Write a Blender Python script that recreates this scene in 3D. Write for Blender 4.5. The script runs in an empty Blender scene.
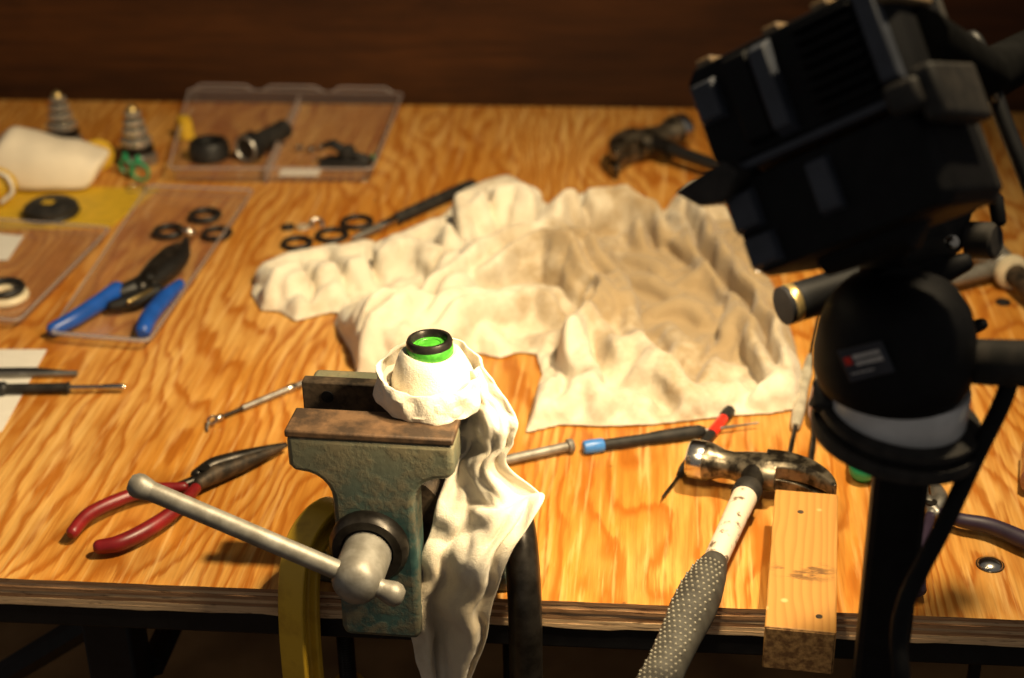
import bpy, bmesh, math, random
import numpy as np
from mathutils import Vector, Matrix, Euler, noise as mnoise
random.seed(7)
PI = math.pi
SC = bpy.context.scene
COL = SC.collection

# ------------------------------------------------------------------ camera
F_PX = 1600.0
PITCH, YAW, ROLL = math.radians(27.0), math.radians(5.9), math.radians(-1.2)
CAM = Vector((0.115, -1.023, 0.754))            # table top is z = 0, its front edge y = 0
CAMR = (Matrix.Rotation(YAW, 3, 'Z') @ Matrix.Rotation(PI/2 - PITCH, 3, 'X') @ Matrix.Rotation(ROLL, 3, 'Z'))
cd = bpy.data.cameras.new('camera'); cam = bpy.data.objects.new('camera', cd); COL.objects.link(cam)
cam.matrix_world = Matrix.Translation(CAM) @ CAMR.to_4x4()
cd.sensor_width = 36.0; cd.lens = F_PX / 1024 * 36.0
cd.clip_start = 0.05
cd.dof.use_dof = True; cd.dof.focus_distance = 1.22; cd.dof.aperture_fstop = 4.2
SC.camera = cam

# ------------------------------------------------------------------ light
w = bpy.data.worlds.new('world'); SC.world = w; w.use_nodes = True
w.node_tree.nodes['Background'].inputs[0].default_value = (0.86, 0.80, 0.74, 1)
w.node_tree.nodes['Background'].inputs[1].default_value = 0.085

def spot(name, loc, aim, energy, color, size, angle, blend):
    l = bpy.data.lights.new(name, 'SPOT'); o = bpy.data.objects.new(name, l); COL.objects.link(o)
    l.energy = energy; l.color = color; l.shadow_soft_size = size; l.spot_size = math.radians(angle); l.spot_blend = blend
    o.location = loc; o.rotation_euler = (Vector(aim) - Vector(loc)).to_track_quat('-Z', 'Y').to_euler()
    return o

# the twin work light on the stand lights the bench: each lens carries one of these lamps
LAMP_W, LAMP_C = 4.2, (1.0, 0.785, 0.475)
AIM = Vector((-0.55, 0.55, -0.62))
spot('bench_lamp', (0.42, 0.04, 1.18), (-0.24, 0.36, 0.0), 58, (1.0, 0.785, 0.475), 0.03, 92, 0.9)
vs = SC.view_settings
vs.view_transform = 'Standard'; vs.look = 'None'; vs.gamma = 1.0; vs.use_curve_mapping = False
vs.exposure = 0.82

# ------------------------------------------------------------------ helpers
def ray(px, py): return CAMR @ Vector(((px - 512) / F_PX, -(py - 339) / F_PX, -1.0))
def at(px, py, z=0.0):
    d = ray(px, py); return CAM + d * ((z - CAM.z) / d.z)
def atY(px, py, y):
    d = ray(px, py); return CAM + d * ((y - CAM.y) / d.y)
def atD(px, py, dep): return CAM + ray(px, py) * dep
V = Vector

def catmull(pts, n):
    P = [V(p) for p in pts]; P = [P[0]*2 - P[1]] + P + [P[-1]*2 - P[-2]]; out = []
    for i in range(1, len(P) - 2):
        for k in range(n):
            t = k / n; a, b, c, d = P[i-1], P[i], P[i+1], P[i+2]
            out.append(0.5*((2*b) + (c-a)*t + (2*a-5*b+4*c-d)*t*t + (3*b-a-3*c+d)*t**3))
    out.append(P[-2].copy()); return out
def lerpl(vals, n):
    out = []
    for i in range(len(vals)-1):
        for k in range(n): out.append(vals[i] + (vals[i+1]-vals[i])*k/n)
    out.append(vals[-1]); return out


SH = [((1,0), .5), ((0,1), .5), ((1,1), .35), ((1,-1), .35), ((2,0), .20), ((0,2), .20), ((3,0), .18), ((0,3), .18), ((3,3), .08), ((3,-3), .08), ((5,0), .05), ((0,5), .05)]
def pair(A, dx, dy):
    n_, m_ = A.shape[:2]
    if dy >= 0: return A[:n_-dx, :m_-dy], A[dx:, dy:]
    return A[:n_-dx, -dy:], A[dx:, :m_+dy]
def settle(P0, keep, free, ex, nit, grav, pull, floor=None):
    """relax a sheet of fabric whose threads are longer than its starting shape"""
    PT = P0.copy(); PT[..., 2] += np.where(free, .0012*np.random.RandomState(11).rand(*free.shape), 0); CON = []
    if floor is None: PT[..., 1] += np.where(free, .0016*np.random.RandomState(5).rand(*free.shape), 0)
    for (dx, dy), k in SH:
        a_, b_ = pair(P0, dx, dy); ka, kb = pair(keep, dx, dy); ea, _ = pair(ex, dx, dy)
        CON.append((dx, dy, k, np.linalg.norm(b_-a_, axis=-1)*ea, (ka & kb)))
    nd = 2 if floor is not None else 3
    for it in range(nit):
        PT[..., 2] -= np.where(free, grav, 0)
        for dx, dy, k, rest, okk in CON:
            a_, b_ = pair(PT, dx, dy); dlt = b_-a_; ln = np.linalg.norm(dlt, axis=-1)+1e-9
            c_ = (np.where(okk, (ln-rest)/ln*.5*k, 0))[..., None]*dlt
            D_ = np.zeros_like(PT); da, db = pair(D_, dx, dy); da += c_; db -= c_
            PT += np.where(free[..., None], D_, 0)
        PT[..., :nd] += np.where(free[..., None], (P0[..., :nd]-PT[..., :nd])*pull, 0)
        if floor is not None: PT[..., 2] = np.where(free, np.maximum(PT[..., 2], floor), P0[..., 2])
    return PT

ORG = {}
class MB:
    def __init__(s): s.v = []; s.f = []
    def add(s, vs, fs):
        b = len(s.v); s.v += [V(p) for p in vs]; s.f += [tuple(i+b for i in f) for f in fs]; return s
    def box(s, c, d, M=None):
        x, y, z = d[0]/2, d[1]/2, d[2]/2
        q = [V((sx*x, sy*y, sz*z)) for sx in (-1, 1) for sy in (-1, 1) for sz in (-1, 1)]
        q = [((M @ p) if M else p) + V(c) for p in q]
        return s.add(q, [(0,1,3,2),(4,6,7,5),(0,4,5,1),(2,3,7,6),(0,2,6,4),(1,5,7,3)])
    def loft(s, rings, cap=True, closed=True):
        n = len(rings[0]); vs = [p for r in rings for p in r]; fs = []
        for i in range(len(rings)-1):
            for j in range(n if closed else n-1):
                k = (j+1) % n
                fs.append((i*n+j, i*n+k, (i+1)*n+k, (i+1)*n+j))
        if cap and closed:
            fs.append(tuple(range(n-1, -1, -1))); b = (len(rings)-1)*n; fs.append(tuple(range(b, b+n)))
        return s.add(vs, fs)
    def tube(s, pts, r, n=12, sx=1.0, up=(0,0,1), cap=True, rnd=False):
        P = [V(p) for p in pts]; m = len(P)
        R = list(r) if isinstance(r, (list, tuple)) else [r]*m
        rings = []
        for i in range(m):
            t = (P[min(i+1, m-1)] - P[max(i-1, 0)]).normalized()
            u = V(up); a = t.cross(u)
            if a.length < 1e-4: a = t.cross(V((1, 0, 0)))
            a.normalize(); b = a.cross(t)
            rings.append([P[i] + (a*math.cos(2*PI*k/n)*sx + b*math.sin(2*PI*k/n))*R[i] for k in range(n)])
            if i == 0 and rnd:
                c0 = [P[0]-t*R[0]*.6 + (q-P[0])*.55 for q in rings[0]]; c1 = [P[0]-t*R[0]*.3 + (q-P[0])*.86 for q in rings[0]]
                rings = [c0, c1] + rings
            if i == m-1 and rnd:
                q0 = rings[-1]
                rings += [[P[i]+t*R[i]*.3 + (q-P[i])*.86 for q in q0], [P[i]+t*R[i]*.6 + (q-P[i])*.55 for q in q0]]
        return s.loft(rings, cap)
    def lathe(s, prof, o=(0,0,0), ax=(0,0,1), n=24, cap=True, flat=None):
        a = V(ax).normalized(); u = a.orthogonal().normalized(); w_ = a.cross(u); o = V(o)
        rings = [[o + a*h + (u*math.cos(2*PI*k/n) + w_*math.sin(2*PI*k/n))*max(r, 1e-5) for k in range(n)] for r, h in prof]
        return s.loft(rings, cap)
    def torus(s, c, R, r, ax=(0,0,1), n=28, m=8, hs=1.0):
        a = V(ax).normalized(); u = a.orthogonal().normalized(); w_ = a.cross(u); c = V(c); vs = []; fs = []
        for i in range(n):
            e = u*math.cos(2*PI*i/n) + w_*math.sin(2*PI*i/n)
            for j in range(m):
                t = 2*PI*j/m; vs.append(c + e*(R + r*math.cos(t)) + a*r*hs*math.sin(t))
        for i in range(n):
            for j in range(m):
                fs.append((i*m+j, ((i+1)%n)*m+j, ((i+1)%n)*m+(j+1)%m, i*m+(j+1)%m))
        return s.add(vs, fs)
    def sphere(s, c, r, n=16, m=10, sc=(1,1,1)):
        c = V(c); rings = []
        for i in range(m+1):
            t = PI*i/m; q = max(math.sin(t), .02)
            rings.append([c + V((r*q*math.cos(2*PI*k/n)*sc[0], r*q*math.sin(2*PI*k/n)*sc[1], -r*math.cos(t)*sc[2])) for k in range(n)])
        return s.loft(rings)
    def prism(s, poly, h0, h1, M=None, cap=True):
        M = M or Matrix.Identity(4)
        return s.loft([[M @ V((x, y, h0)) for x, y in poly], [M @ V((x, y, h1)) for x, y in poly]], cap)
    def build(s, name, mat, parent=None, bevel=0.0, seg=2, sub=0, solid=0.0, sharp=38, kind=None, label=None):
        me = bpy.data.meshes.new(name)
        off = ORG.get(parent.name, V((0,0,0))) if parent else V((0,0,0))
        me.from_pydata([tuple(p - off) for p in s.v], [], s.f)
        bm = bmesh.new(); bm.from_mesh(me); bmesh.ops.recalc_face_normals(bm, faces=bm.faces); bm.to_mesh(me); bm.free()
        me.polygons.foreach_set('use_smooth', [True]*len(me.polygons))
        me.set_sharp_from_angle(angle=math.radians(sharp))
        me.materials.append(mat)
        o = bpy.data.objects.new(name, me); COL.objects.link(o)
        if parent:
            o.parent = parent
            if parent.name in ORG: ORG[o.name] = ORG[parent.name]
        if solid: m = o.modifiers.new('solid', 'SOLIDIFY'); m.thickness = solid; m.offset = 0
        if bevel: m = o.modifiers.new('bevel', 'BEVEL'); m.width = bevel; m.segments = seg; m.limit_method = 'ANGLE'; m.angle_limit = math.radians(35)
        if sub: m = o.modifiers.new('sub', 'SUBSURF'); m.levels = sub; m.render_levels = sub
        if kind: o['kind'] = kind
        if label: o['label'] = label
        return o

def tag(o, label, cat, group=None):
    o['label'] = label; o['category'] = cat
    if group: o['group'] = group
    return o
def thing(name, label, cat, loc=(0,0,0), rz=0.0, group=None, world=False):
    o = bpy.data.objects.new(name, None); COL.objects.link(o); o.empty_display_size = 0.02
    o.location = loc; o.rotation_euler = (0, 0, rz)
    if world: ORG[o.name] = V(loc)          # parts are given in world coordinates
    return tag(o, label, cat, group)
def lay(name, label, cat, pa, pb, z=0.0, group=None):
    """a thing lying on the bench from pixel pa to pixel pb: local +X runs along it"""
    a = at(pa[0], pa[1], z); b = at(pb[0], pb[1], z); d = b - a
    t = thing(name, label, cat, (a.x, a.y, z), math.atan2(d.y, d.x), group)
    return t, math.hypot(d.x, d.y)

# ------------------------------------------------------------------ materials
def nodes(name):
    m = bpy.data.materials.new(name); m.use_nodes = True; nt = m.node_tree
    return m, nt, nt.nodes['Principled BSDF']
def N(nt, typ, **kw):
    n = nt.nodes.new(typ)
    for k, v in kw.items():
        if hasattr(n, k) and not k[0].isupper(): setattr(n, k, v)
    return n
def ramp(nt, fac, stops):
    r = nt.nodes.new('ShaderNodeValToRGB'); e = r.color_ramp.elements
    while len(e) < len(stops): e.new(0.5)
    for i, (p, c) in enumerate(stops):
        e[i].position = p; e[i].color = (*c, 1) if len(c) == 3 else c
    nt.links.new(fac, r.inputs[0]); return r.outputs[0]
def coord(nt, scale=(1,1,1), loc=(0,0,0), rot=(0,0,0)):
    tc = nt.nodes.new('ShaderNodeTexCoord'); mp = nt.nodes.new('ShaderNodeMapping')
    mp.inputs['Scale'].default_value = scale; mp.inputs['Location'].default_value = loc; mp.inputs['Rotation'].default_value = rot
    nt.links.new(tc.outputs['Object'], mp.inputs[0]); return mp.outputs[0]
def noise(nt, vec, scale, detail=4, rough=.55, dist=0.0):
    n = nt.nodes.new('ShaderNodeTexNoise'); n.inputs['Scale'].default_value = scale; n.inputs['Detail'].default_value = detail
    n.inputs['Roughness'].default_value = rough; n.inputs['Distortion'].default_value = dist
    nt.links.new(vec, n.inputs['Vector']); return n.outputs['Fac']
def math_(nt, op, a, b=None, c=None):
    n = nt.nodes.new('ShaderNodeMath'); n.operation = op
    for i, x in enumerate((a, b, c)):
        if x is None: continue
        if isinstance(x, (int, float)): n.inputs[i].default_value = x
        else: nt.links.new(x, n.inputs[i])
    return n.outputs[0]
def mixc(nt, fac, a, b, mode='MIX'):
    n = nt.nodes.new('ShaderNodeMix'); n.data_type = 'RGBA'; n.blend_type = mode
    for s_, x in ((0, fac), (6, a), (7, b)):
        if isinstance(x, (int, float)): n.inputs[s_].default_value = x
        elif isinstance(x, tuple): n.inputs[s_].default_value = (*x, 1)
        else: nt.links.new(x, n.inputs[s_])
    return n.outputs[2]
def bump(nt, bsdf, h, strength=.3, dist=.001):
    b = nt.nodes.new('ShaderNodeBump'); b.inputs['Strength'].default_value = strength; b.inputs['Distance'].default_value = dist
    nt.links.new(h, b.inputs['Height']); nt.links.new(b.outputs[0], bsdf.inputs['Normal'])

def simple(name, c, rough=.5, metal=0.0, var=.18, scale=60, bumps=.1, c2=None, lo=.4, hi=.65, spec=None, coat=0):
    m, nt, b = nodes(name); co = coord(nt)
    f = noise(nt, co, scale, 5, .6)
    c2 = c2 or tuple(x*(1-var) for x in c)
    col = ramp(nt, f, [(lo, c2), (hi, c)])
    nt.links.new(col, b.inputs['Base Color']); b.inputs['Roughness'].default_value = rough; b.inputs['Metallic'].default_value = metal
    if spec is not None: b.inputs['Specular IOR Level'].default_value = spec
    if coat: b.inputs['Coat Weight'].default_value = coat
    if bumps: bump(nt, b, noise(nt, co, scale*6, 3), bumps, .0006)
    return m

def wood_top():
    m, nt, b = nodes('fir_plywood_face')
    tc = nt.nodes.new('ShaderNodeTexCoord'); sep = nt.nodes.new('ShaderNodeSeparateXYZ'); nt.links.new(tc.outputs['Object'], sep.inputs[0])
    big = noise(nt, coord(nt, (4.6, 1.15, 1)), 1.0, 2, .45, .3)
    mid = noise(nt, coord(nt, (17, 5.0, 1), (3, 1, 0)), 1.0, 3, .5)
    h = math_(nt, 'ADD', math_(nt, 'MULTIPLY', sep.outputs[0], 52.0), math_(nt, 'ADD', math_(nt, 'MULTIPLY', big, 24.0), math_(nt, 'MULTIPLY', mid, 4.5)))
    fr = math_(nt, 'FRACT', h)
    fib = noise(nt, coord(nt, (420, 14, 1)), 1.0, 3, .6)
    fr2 = math_(nt, 'ADD', fr, math_(nt, 'MULTIPLY', math_(nt, 'SUBTRACT', fib, .5), .38))
    line = ramp(nt, fr2, [(0.0, (.12,)*3), (.18, (0,)*3), (.50, (.22,)*3), (.76, (1.0,)*3), (.88, (.85,)*3), (1.0, (.10,)*3)])
    patch = noise(nt, coord(nt, (7, 3.2, 1), (1.3, 5, 0)), 1.0, 4, .6)
    light = mixc(nt, ramp(nt, patch, [(.40, (0,)*3), (.62, (1,)*3)]), (.60, .255, .038), (.71, .385, .10))
    dark = mixc(nt, patch, (.37, .105, .008), (.45, .15, .014))
    col = mixc(nt, line, light, dark)
    fl = ramp(nt, fib, [(.3, (.80,)*3), (.6, (1.0,)*3)])
    col = mixc(nt, 1.0, col, fl, 'MULTIPLY')
    strk = noise(nt, coord(nt, (135, 7, 1), (0, 2, 0)), 1.0, 4, .6, .4)
    col = mixc(nt, ramp(nt, strk, [(.36, (.62,)*3), (.50, (.0,)*3)]), col, (.40, .13, .012))
    col = mixc(nt, ramp(nt, strk, [(.54, (.0,)*3), (.70, (.7,)*3)]), col, (.78, .48, .17))
    # small dark specks and scuffs
    v = nt.nodes.new('ShaderNodeTexVoronoi'); v.inputs['Scale'].default_value = 26; nt.links.new(coord(nt), v.inputs['Vector'])
    sp = ramp(nt, v.outputs['Distance'], [(.035, (1,)*3), (.06, (0,)*3)])
    gate = ramp(nt, noise(nt, coord(nt), 9, 3), [(.55, (0,)*3), (.62, (1,)*3)])
    col = mixc(nt, math_(nt, 'MULTIPLY', math_(nt, 'MULTIPLY', sp, gate), .8), col, (.10, .04, .01))
    nt.links.new(col, b.inputs['Base Color'])
    nt.links.new(ramp(nt, patch, [(.3, (.38,)*3), (.7, (.55,)*3)]), b.inputs['Roughness'])
    b.inputs['Specular IOR Level'].default_value = .35
    bump(nt, b, math_(nt, 'ADD', line, fib), .22, .0008)
    return m

def ply_edge(name, a, c):
    m, nt, b = nodes(name)
    f = noise(nt, coord(nt, (14, 200, 900)), 1.0, 5, .65); g = noise(nt, coord(nt, (60, 60, 400), (2, 0, 0)), 1.0, 3)
    col = mixc(nt, ramp(nt, f, [(.35, (0,)*3), (.65, (1,)*3)]), a, c)
    col = mixc(nt, ramp(nt, g, [(.30, (.75,)*3), (.42, (0,)*3)]), col, (.09, .04, .015))
    nt.links.new(col, b.inputs['Base Color']); b.inputs['Roughness'].default_value = .8
    bump(nt, b, g, .6, .001); return m

def lumber():
    m, nt, b = nodes('pine_block')
    tc = nt.nodes.new('ShaderNodeTexCoord'); sep = nt.nodes.new('ShaderNodeSeparateXYZ'); nt.links.new(tc.outputs['Object'], sep.inputs[0])
    h = math_(nt, 'ADD', math_(nt, 'MULTIPLY', sep.outputs[0], 150.0), math_(nt, 'MULTIPLY', noise(nt, coord(nt, (14, 3, 30)), 1.0, 3), 6))
    fr = math_(nt, 'FRACT', h)
    col = mixc(nt, ramp(nt, fr, [(.3, (0,)*3), (.85, (.55,)*3), (1, (.1,)*3)]), (.50, .245, .055), (.36, .15, .026))
    d = ramp(nt, noise(nt, coord(nt, (30, 90, 30), (0, .3, 0)), 1.0, 5, .7), [(.47, (0,)*3), (.56, (1,)*3)])
    # greasy smear across the lower half
    ms = coord(nt, (34, 60, 1), (0, 1.2, 0)); gr = nt.nodes.new('ShaderNodeTexGradient'); gr.gradient_type = 'SPHERICAL'; nt.links.new(ms, gr.inputs[0])
    sm = math_(nt, 'MULTIPLY', ramp(nt, gr.outputs[0], [(.0, (0,)*3), (.5, (1,)*3)]), d)
    col = mixc(nt, math_(nt, 'MULTIPLY', sm, .85), col, (.12, .055, .015))
    v = nt.nodes.new('ShaderNodeTexVoronoi'); v.inputs['Scale'].default_value = 34; nt.links.new(coord(nt, (1, 1, .01)), v.inputs['Vector'])
    col = mixc(nt, ramp(nt, v.outputs['Distance'], [(.09, (.8,)*3), (.14, (0,)*3)]), col, (.74, .48, .20))
    nt.links.new(col, b.inputs['Base Color']); b.inputs['Roughness'].default_value = .6
    bump(nt, b, fr, .12, .0006); return m

def cloth(name, base, stain, stain_c=None, stain_r=.2, amount=.8, weave=900, fb=.55):
    m, nt, b = nodes(name); co = coord(nt)
    f = noise(nt, co, 9, 5, .6)
    col = ramp(nt, f, [(.35, tuple(x*.90 for x in base)), (.6, base)])
    blot = ramp(nt, noise(nt, coord(nt, (1,1,1), (4, 2, 1)), 22, 5, .65), [(.50, (0,)*3), (.72, (1,)*3)])
    col = mixc(nt, math_(nt, 'MULTIPLY', blot, .45), col, stain)
    if stain_c:
        mp = coord(nt, (1/stain_r, 1/stain_r*.8, 1/stain_r), tuple(-c/stain_r*k for c, k in zip(stain_c, (1, .8, 1))))
        g = nt.nodes.new('ShaderNodeTexGradient'); g.gradient_type = 'SPHERICAL'; nt.links.new(mp, g.inputs[0])
        s2 = math_(nt, 'ADD', g.outputs[0], math_(nt, 'MULTIPLY', math_(nt, 'SUBTRACT', noise(nt, co, 11, 6, .70), .5), 1.6))
        col = mixc(nt, math_(nt, 'MULTIPLY', ramp(nt, s2, [(.10, (0,)*3), (.55, (1,)*3)]), amount), col, stain)
    nt.links.new(col, b.inputs['Base Color']); b.inputs['Roughness'].default_value = .95; b.inputs['Specular IOR Level'].default_value = .1
    b.inputs['Sheen Weight'].default_value = .25
    wv = noise(nt, co, weave, 2)
    fold = noise(nt, co, 55, 4, .6, .3)
    bump(nt, b, math_(nt, 'ADD', math_(nt, 'MULTIPLY', wv, .4), fold), fb, .0028)
    return m

def film(name, tint=(1,1,1), gloss=.12, haze=.03):
    m = bpy.data.materials.new(name); m.use_nodes = True; nt = m.node_tree; nt.nodes.clear()
    o = nt.nodes.new('ShaderNodeOutputMaterial'); t = nt.nodes.new('ShaderNodeBsdfTransparent'); g = nt.nodes.new('ShaderNodeBsdfGlossy')
    t.inputs[0].default_value = (*tint, 1); g.inputs['Roughness'].default_value = .12
    fr = nt.nodes.new('ShaderNodeLayerWeight'); fr.inputs[0].default_value = .22
    n = noise(nt, coord(nt), 30, 3)
    f = math_(nt, 'MULTIPLY', math_(nt, 'ADD', math_(nt, 'MULTIPLY', fr.outputs[1], .30), gloss*.3), math_(nt, 'ADD', n, .4))
    mx = nt.nodes.new('ShaderNodeMixShader'); nt.links.new(f, mx.inputs[0]); nt.links.new(t.outputs[0], mx.inputs[1]); nt.links.new(g.outputs[0], mx.inputs[2])
    df = nt.nodes.new('ShaderNodeBsdfDiffuse'); df.inputs[0].default_value = (.62, .56, .55, 1); m2 = nt.nodes.new('ShaderNodeMixShader'); m2.inputs[0].default_value = haze
    nt.links.new(mx.outputs[0], m2.inputs[1]); nt.links.new(df.outputs[0], m2.inputs[2]); nt.links.new(m2.outputs[0], o.inputs[0]); return m

def vise_paint():
    m, nt, b = nodes('worn_blue_green_paint'); co = coord(nt)
    base = ramp(nt, noise(nt, co, 30, 5, .6), [(.35, (.016, .048, .048)), (.65, (.050, .105, .092))])
    grime = ramp(nt, noise(nt, coord(nt, (1,1,1), (3,1,2)), 48, 6, .7), [(.44, (0,)*3), (.60, (1,)*3)])
    col = mixc(nt, math_(nt, 'MULTIPLY', grime, .5), base, (.21, .15, .08))
    sep = nt.nodes.new('ShaderNodeSeparateXYZ'); tc = nt.nodes.new('ShaderNodeTexCoord'); nt.links.new(tc.outputs['Object'], sep.inputs[0])
    top = ramp(nt, math_(nt, 'ADD', sep.outputs[2], math_(nt, 'MULTIPLY', noise(nt, co, 20, 4), .05)), [(.125, (0,)*3), (.19, (1,)*3)])
    col = mixc(nt, math_(nt, 'MULTIPLY', top, .45), col, (.34, .28, .15))
    v = nt.nodes.new('ShaderNodeTexVoronoi'); v.inputs['Scale'].default_value = 30; nt.links.new(coord(nt, (1, .2, 1), (.4, 0, .2)), v.inputs['Vector'])
    chip = ramp(nt, v.outputs['Distance'], [(.10, (1,)*3), (.14, (0,)*3)])
    col = mixc(nt, math_(nt, 'MULTIPLY', chip, .7), col, (.55, .40, .24))
    nt.links.new(col, b.inputs['Base Color']); b.inputs['Roughness'].default_value = .48; b.inputs['Metallic'].default_value = .15
    bump(nt, b, math_(nt, 'ADD', noise(nt, co, 160, 4), grime), .35, .0012); return m

M = dict(
    top=wood_top(), plyA=ply_edge('ply_light', (.52, .33, .17), (.74, .52, .30)), plyB=ply_edge('ply_dark', (.22, .10, .04), (.44, .25, .12)),
    block=lumber(), blockend=simple('block_end_grain', (.42, .24, .085), .9, c2=(.14, .065, .02), scale=170, bumps=.9),
    black=simple('black_plastic', (.006, .006, .007), .58, var=.4, scale=90, spec=.14), rail=simple('black_painted_steel', (.006, .006, .007), .5, var=.5, spec=.25),
    matte=simple('matte_black_plastic', (.006, .006, .006), .8, var=.4, spec=.02),
    dusty=simple('dusty_black_rubber', (.030, .026, .022), .6, c2=(.012, .011, .010), scale=80, spec=.3),
    slate=simple('slate_grey_plastic', (.040, .046, .062), .5, var=.3, spec=.35),
    buff=simple('tan_plastic', (.20, .13, .06), .6, var=.4),
    chrome=simple('polished_steel', (.70, .66, .58), .2, 1.0, var=.3, scale=40, bumps=.03), steel=simple('grey_steel', (.42, .40, .36), .42, .85, c2=(.25, .235, .21), scale=70),
    bright=simple('bright_plated_steel', (.75, .70, .60), .22, .75, var=.3, scale=40, bumps=.03),
    zinc=simple('dull_zinc', (.30, .285, .25), .5, .5, c2=(.19, .175, .145), scale=60, bumps=.15),
    darksteel=simple('dark_oiled_steel', (.055, .048, .040), .35, .7, c2=(.020, .017, .014), scale=50),
    forged=simple('worn_forged_steel', (.24, .20, .14), .34, .8, c2=(.035, .028, .020), scale=75, lo=.42, hi=.58, bumps=.2),
    rust=simple('rusty_jaw_steel', (.16, .088, .042), .62, .3, c2=(.045, .027, .015), scale=55, bumps=.5),
    rustdark=simple('dark_rusty_steel', (.11, .075, .045), .6, .4, c2=(.022, .016, .010), scale=70, bumps=.5),
    vise=vise_paint(), yellow=simple('chipped_yellow_paint', (.62, .38, .025), .42, c2=(.46, .26, .015), scale=40, lo=.3, hi=.5),
    red=simple('red_grip', (.24, .010, .012), .38, var=.35, scale=50), brightred=simple('red_plastic', (.75, .03, .015), .35),
    blue=simple('blue_grip', (.012, .085, .42), .35, var=.25), lightblue=simple('blue_cap', (.05, .22, .62), .35), purple=simple('purple_grip', (.030, .017, .040), .5, var=.3),
    green=simple('green_plastic', (.01, .33, .14), .35), ringgreen=simple('green_seal', (.07, .40, .03), .4, var=.4, scale=200),
    white=simple('white_paper', (.78, .74, .66), .8, var=.06), rubber=simple('black_rubber', (.010, .009, .008), .5), ivory=simple('ivory_plastic', (.72, .62, .42), .45),
    chip=simple('chipped_white_paint', (.72, .60, .47), .55, c2=(.13, .085, .05), scale=85, lo=.36, hi=.44),
    grip=simple('grey_rubber_grip', (.060, .056, .046), .65, c2=(.030, .027, .022), scale=60), dot=simple('pale_grip_dots', (.24, .22, .17), .6),
    clear=film('clear_plastic', (.99, .98, .97), .10), clearrim=film('clear_plastic_rim', (.95, .92, .90), .5, .28), amber=simple('clear_amber_handle', (.30, .12, .07), .15, coat=.6, spec=.6),
    clearhandle=simple('frosted_clear_handle', (.52, .47, .36), .22, var=.35, coat=.4), yellowcard=simple('yellow_card', (.70, .43, .02), .6, var=.2),
    brass=simple('brass', (.55, .40, .16), .3, .9), band=simple('brushed_aluminium_band', (.72, .71, .69), .5, .2, var=.15),
    cloth=cloth('stained_cream_cotton', (.80, .725, .575), (.36, .25, .125), (.165, .57, .02), .27, .90),
    rag=cloth('white_cotton_rag', (.74, .67, .54), (.46, .35, .20), (.02, -.06, -.16), .09, .6, fb=.5),
    bundle=simple('white_folded_cloth', (.82, .72, .56), .9, var=.12, scale=14),
    wall=None, floor=simple('dusty_brown_floor', (.42, .24, .09), .85, c2=(.22, .12, .045), scale=6),
)
def wallmat():
    m, nt, b = nodes('dark_brown_board')
    f = noise(nt, coord(nt, (1.3, 1, 4)), 2.2, 6, .65, .6); g = noise(nt, coord(nt, (3, 1, 60)), 2.0, 4)
    col = ramp(nt, f, [(.3, (.030, .009, .0014)), (.7, (.085, .027, .0045))])
    col = mixc(nt, ramp(nt, g, [(.35, (.5,)*3), (.6, (0,)*3)]), col, (.016, .005, .001))
    nt.links.new(col, b.inputs['Base Color']); b.inputs['Roughness'].default_value = .6; b.inputs['Specular IOR Level'].default_value = .25
    return m
M['wall'] = wallmat()
m_, nt_, b_ = nodes('lit_lens'); b_.inputs['Base Color'].default_value = (.9, .85, .7, 1); b_.inputs['Emission Color'].default_value = (1, .8, .5, 1); b_.inputs['Emission Strength'].default_value = 4.0
M['glow'] = m_

# ------------------------------------------------------------------ setting
def structure(o): o['kind'] = 'structure'; return o
XL, XR, DEP, TH = -1.15, 0.95, 1.19, 0.0255
structure(MB().box((-.1, .6, -.91), (5.0, 5.0, .02)).build('floor', M['floor']))
wb = MB()
for i, (x0, x1) in enumerate(((-2.6, 2.4),)):
    wb.box(((x0+x1)/2, DEP+.055, .35), (x1-x0, .03, 2.5))
structure(wb.build('wall_back', M['wall'], bevel=.002))

bench = thing('workbench', 'plywood-topped workbench on a black steel frame, holding all the tools', 'workbench', (0, 0, -.9))
ORG[bench.name] = V((0, 0, -.9))
nply = 7; t = TH / nply
for k in range(nply):
    z1 = -k*t; z0 = z1 - t; mb = MB(); rng = random.Random(k); n = 150
    fr, bk = [], []
    e0 = rng.uniform(-.0012, .0004) if k else 0.0
    for i in range(n+1):
        x = XL + (XR-XL)*i/n
        j = e0 + .0007*mnoise.noise((x*30, k*7.1, 0)) + .0005*mnoise.noise((x*110, k*3.7, 1))
        zz = z0 + (.0016*mnoise.noise((x*22, 3, 5)) + .001*mnoise.noise((x*90, 3, 9)) if k == nply-1 else 0)
        fr.append((V((x, -j, z1)), V((x, -j, zz)))); bk.append((V((x, DEP, z1)), V((x, DEP, zz))))
    vs_, fs_ = [], []
    for i in range(n+1): vs_ += [fr[i][0], fr[i][1], bk[i][0], bk[i][1]]
    for i in range(n):
        a, b = 4*i, 4*i+4
        fs_ += [(a, b, b+2, a+2), (a+1, a+3, b+3, b+1), (a, a+1, b+1, b), (a+2, b+2, b+3, a+3)]
    fs_ += [(0, 2, 3, 1), (4*n, 4*n+1, 4*n+3, 4*n+2)]
    mb.add(vs_, fs_)
    o = mb.build('ply_face' if k == 0 else 'ply', M['top'] if k == 0 else M['plyB' if k in (2, 4) else 'plyA'], bench, sharp=30)
    if k == 0: o.data.materials.append(M['plyB']); [setattr(p, 'material_index', 1) for p in o.data.polygons if abs(p.normal.y) > .5]
MB().box(((XL+XR)/2, .016, -TH-.012), (XR-XL-.02, .024, .022)).build('front_rail', M['rail'], bench, bevel=.002)
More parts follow.
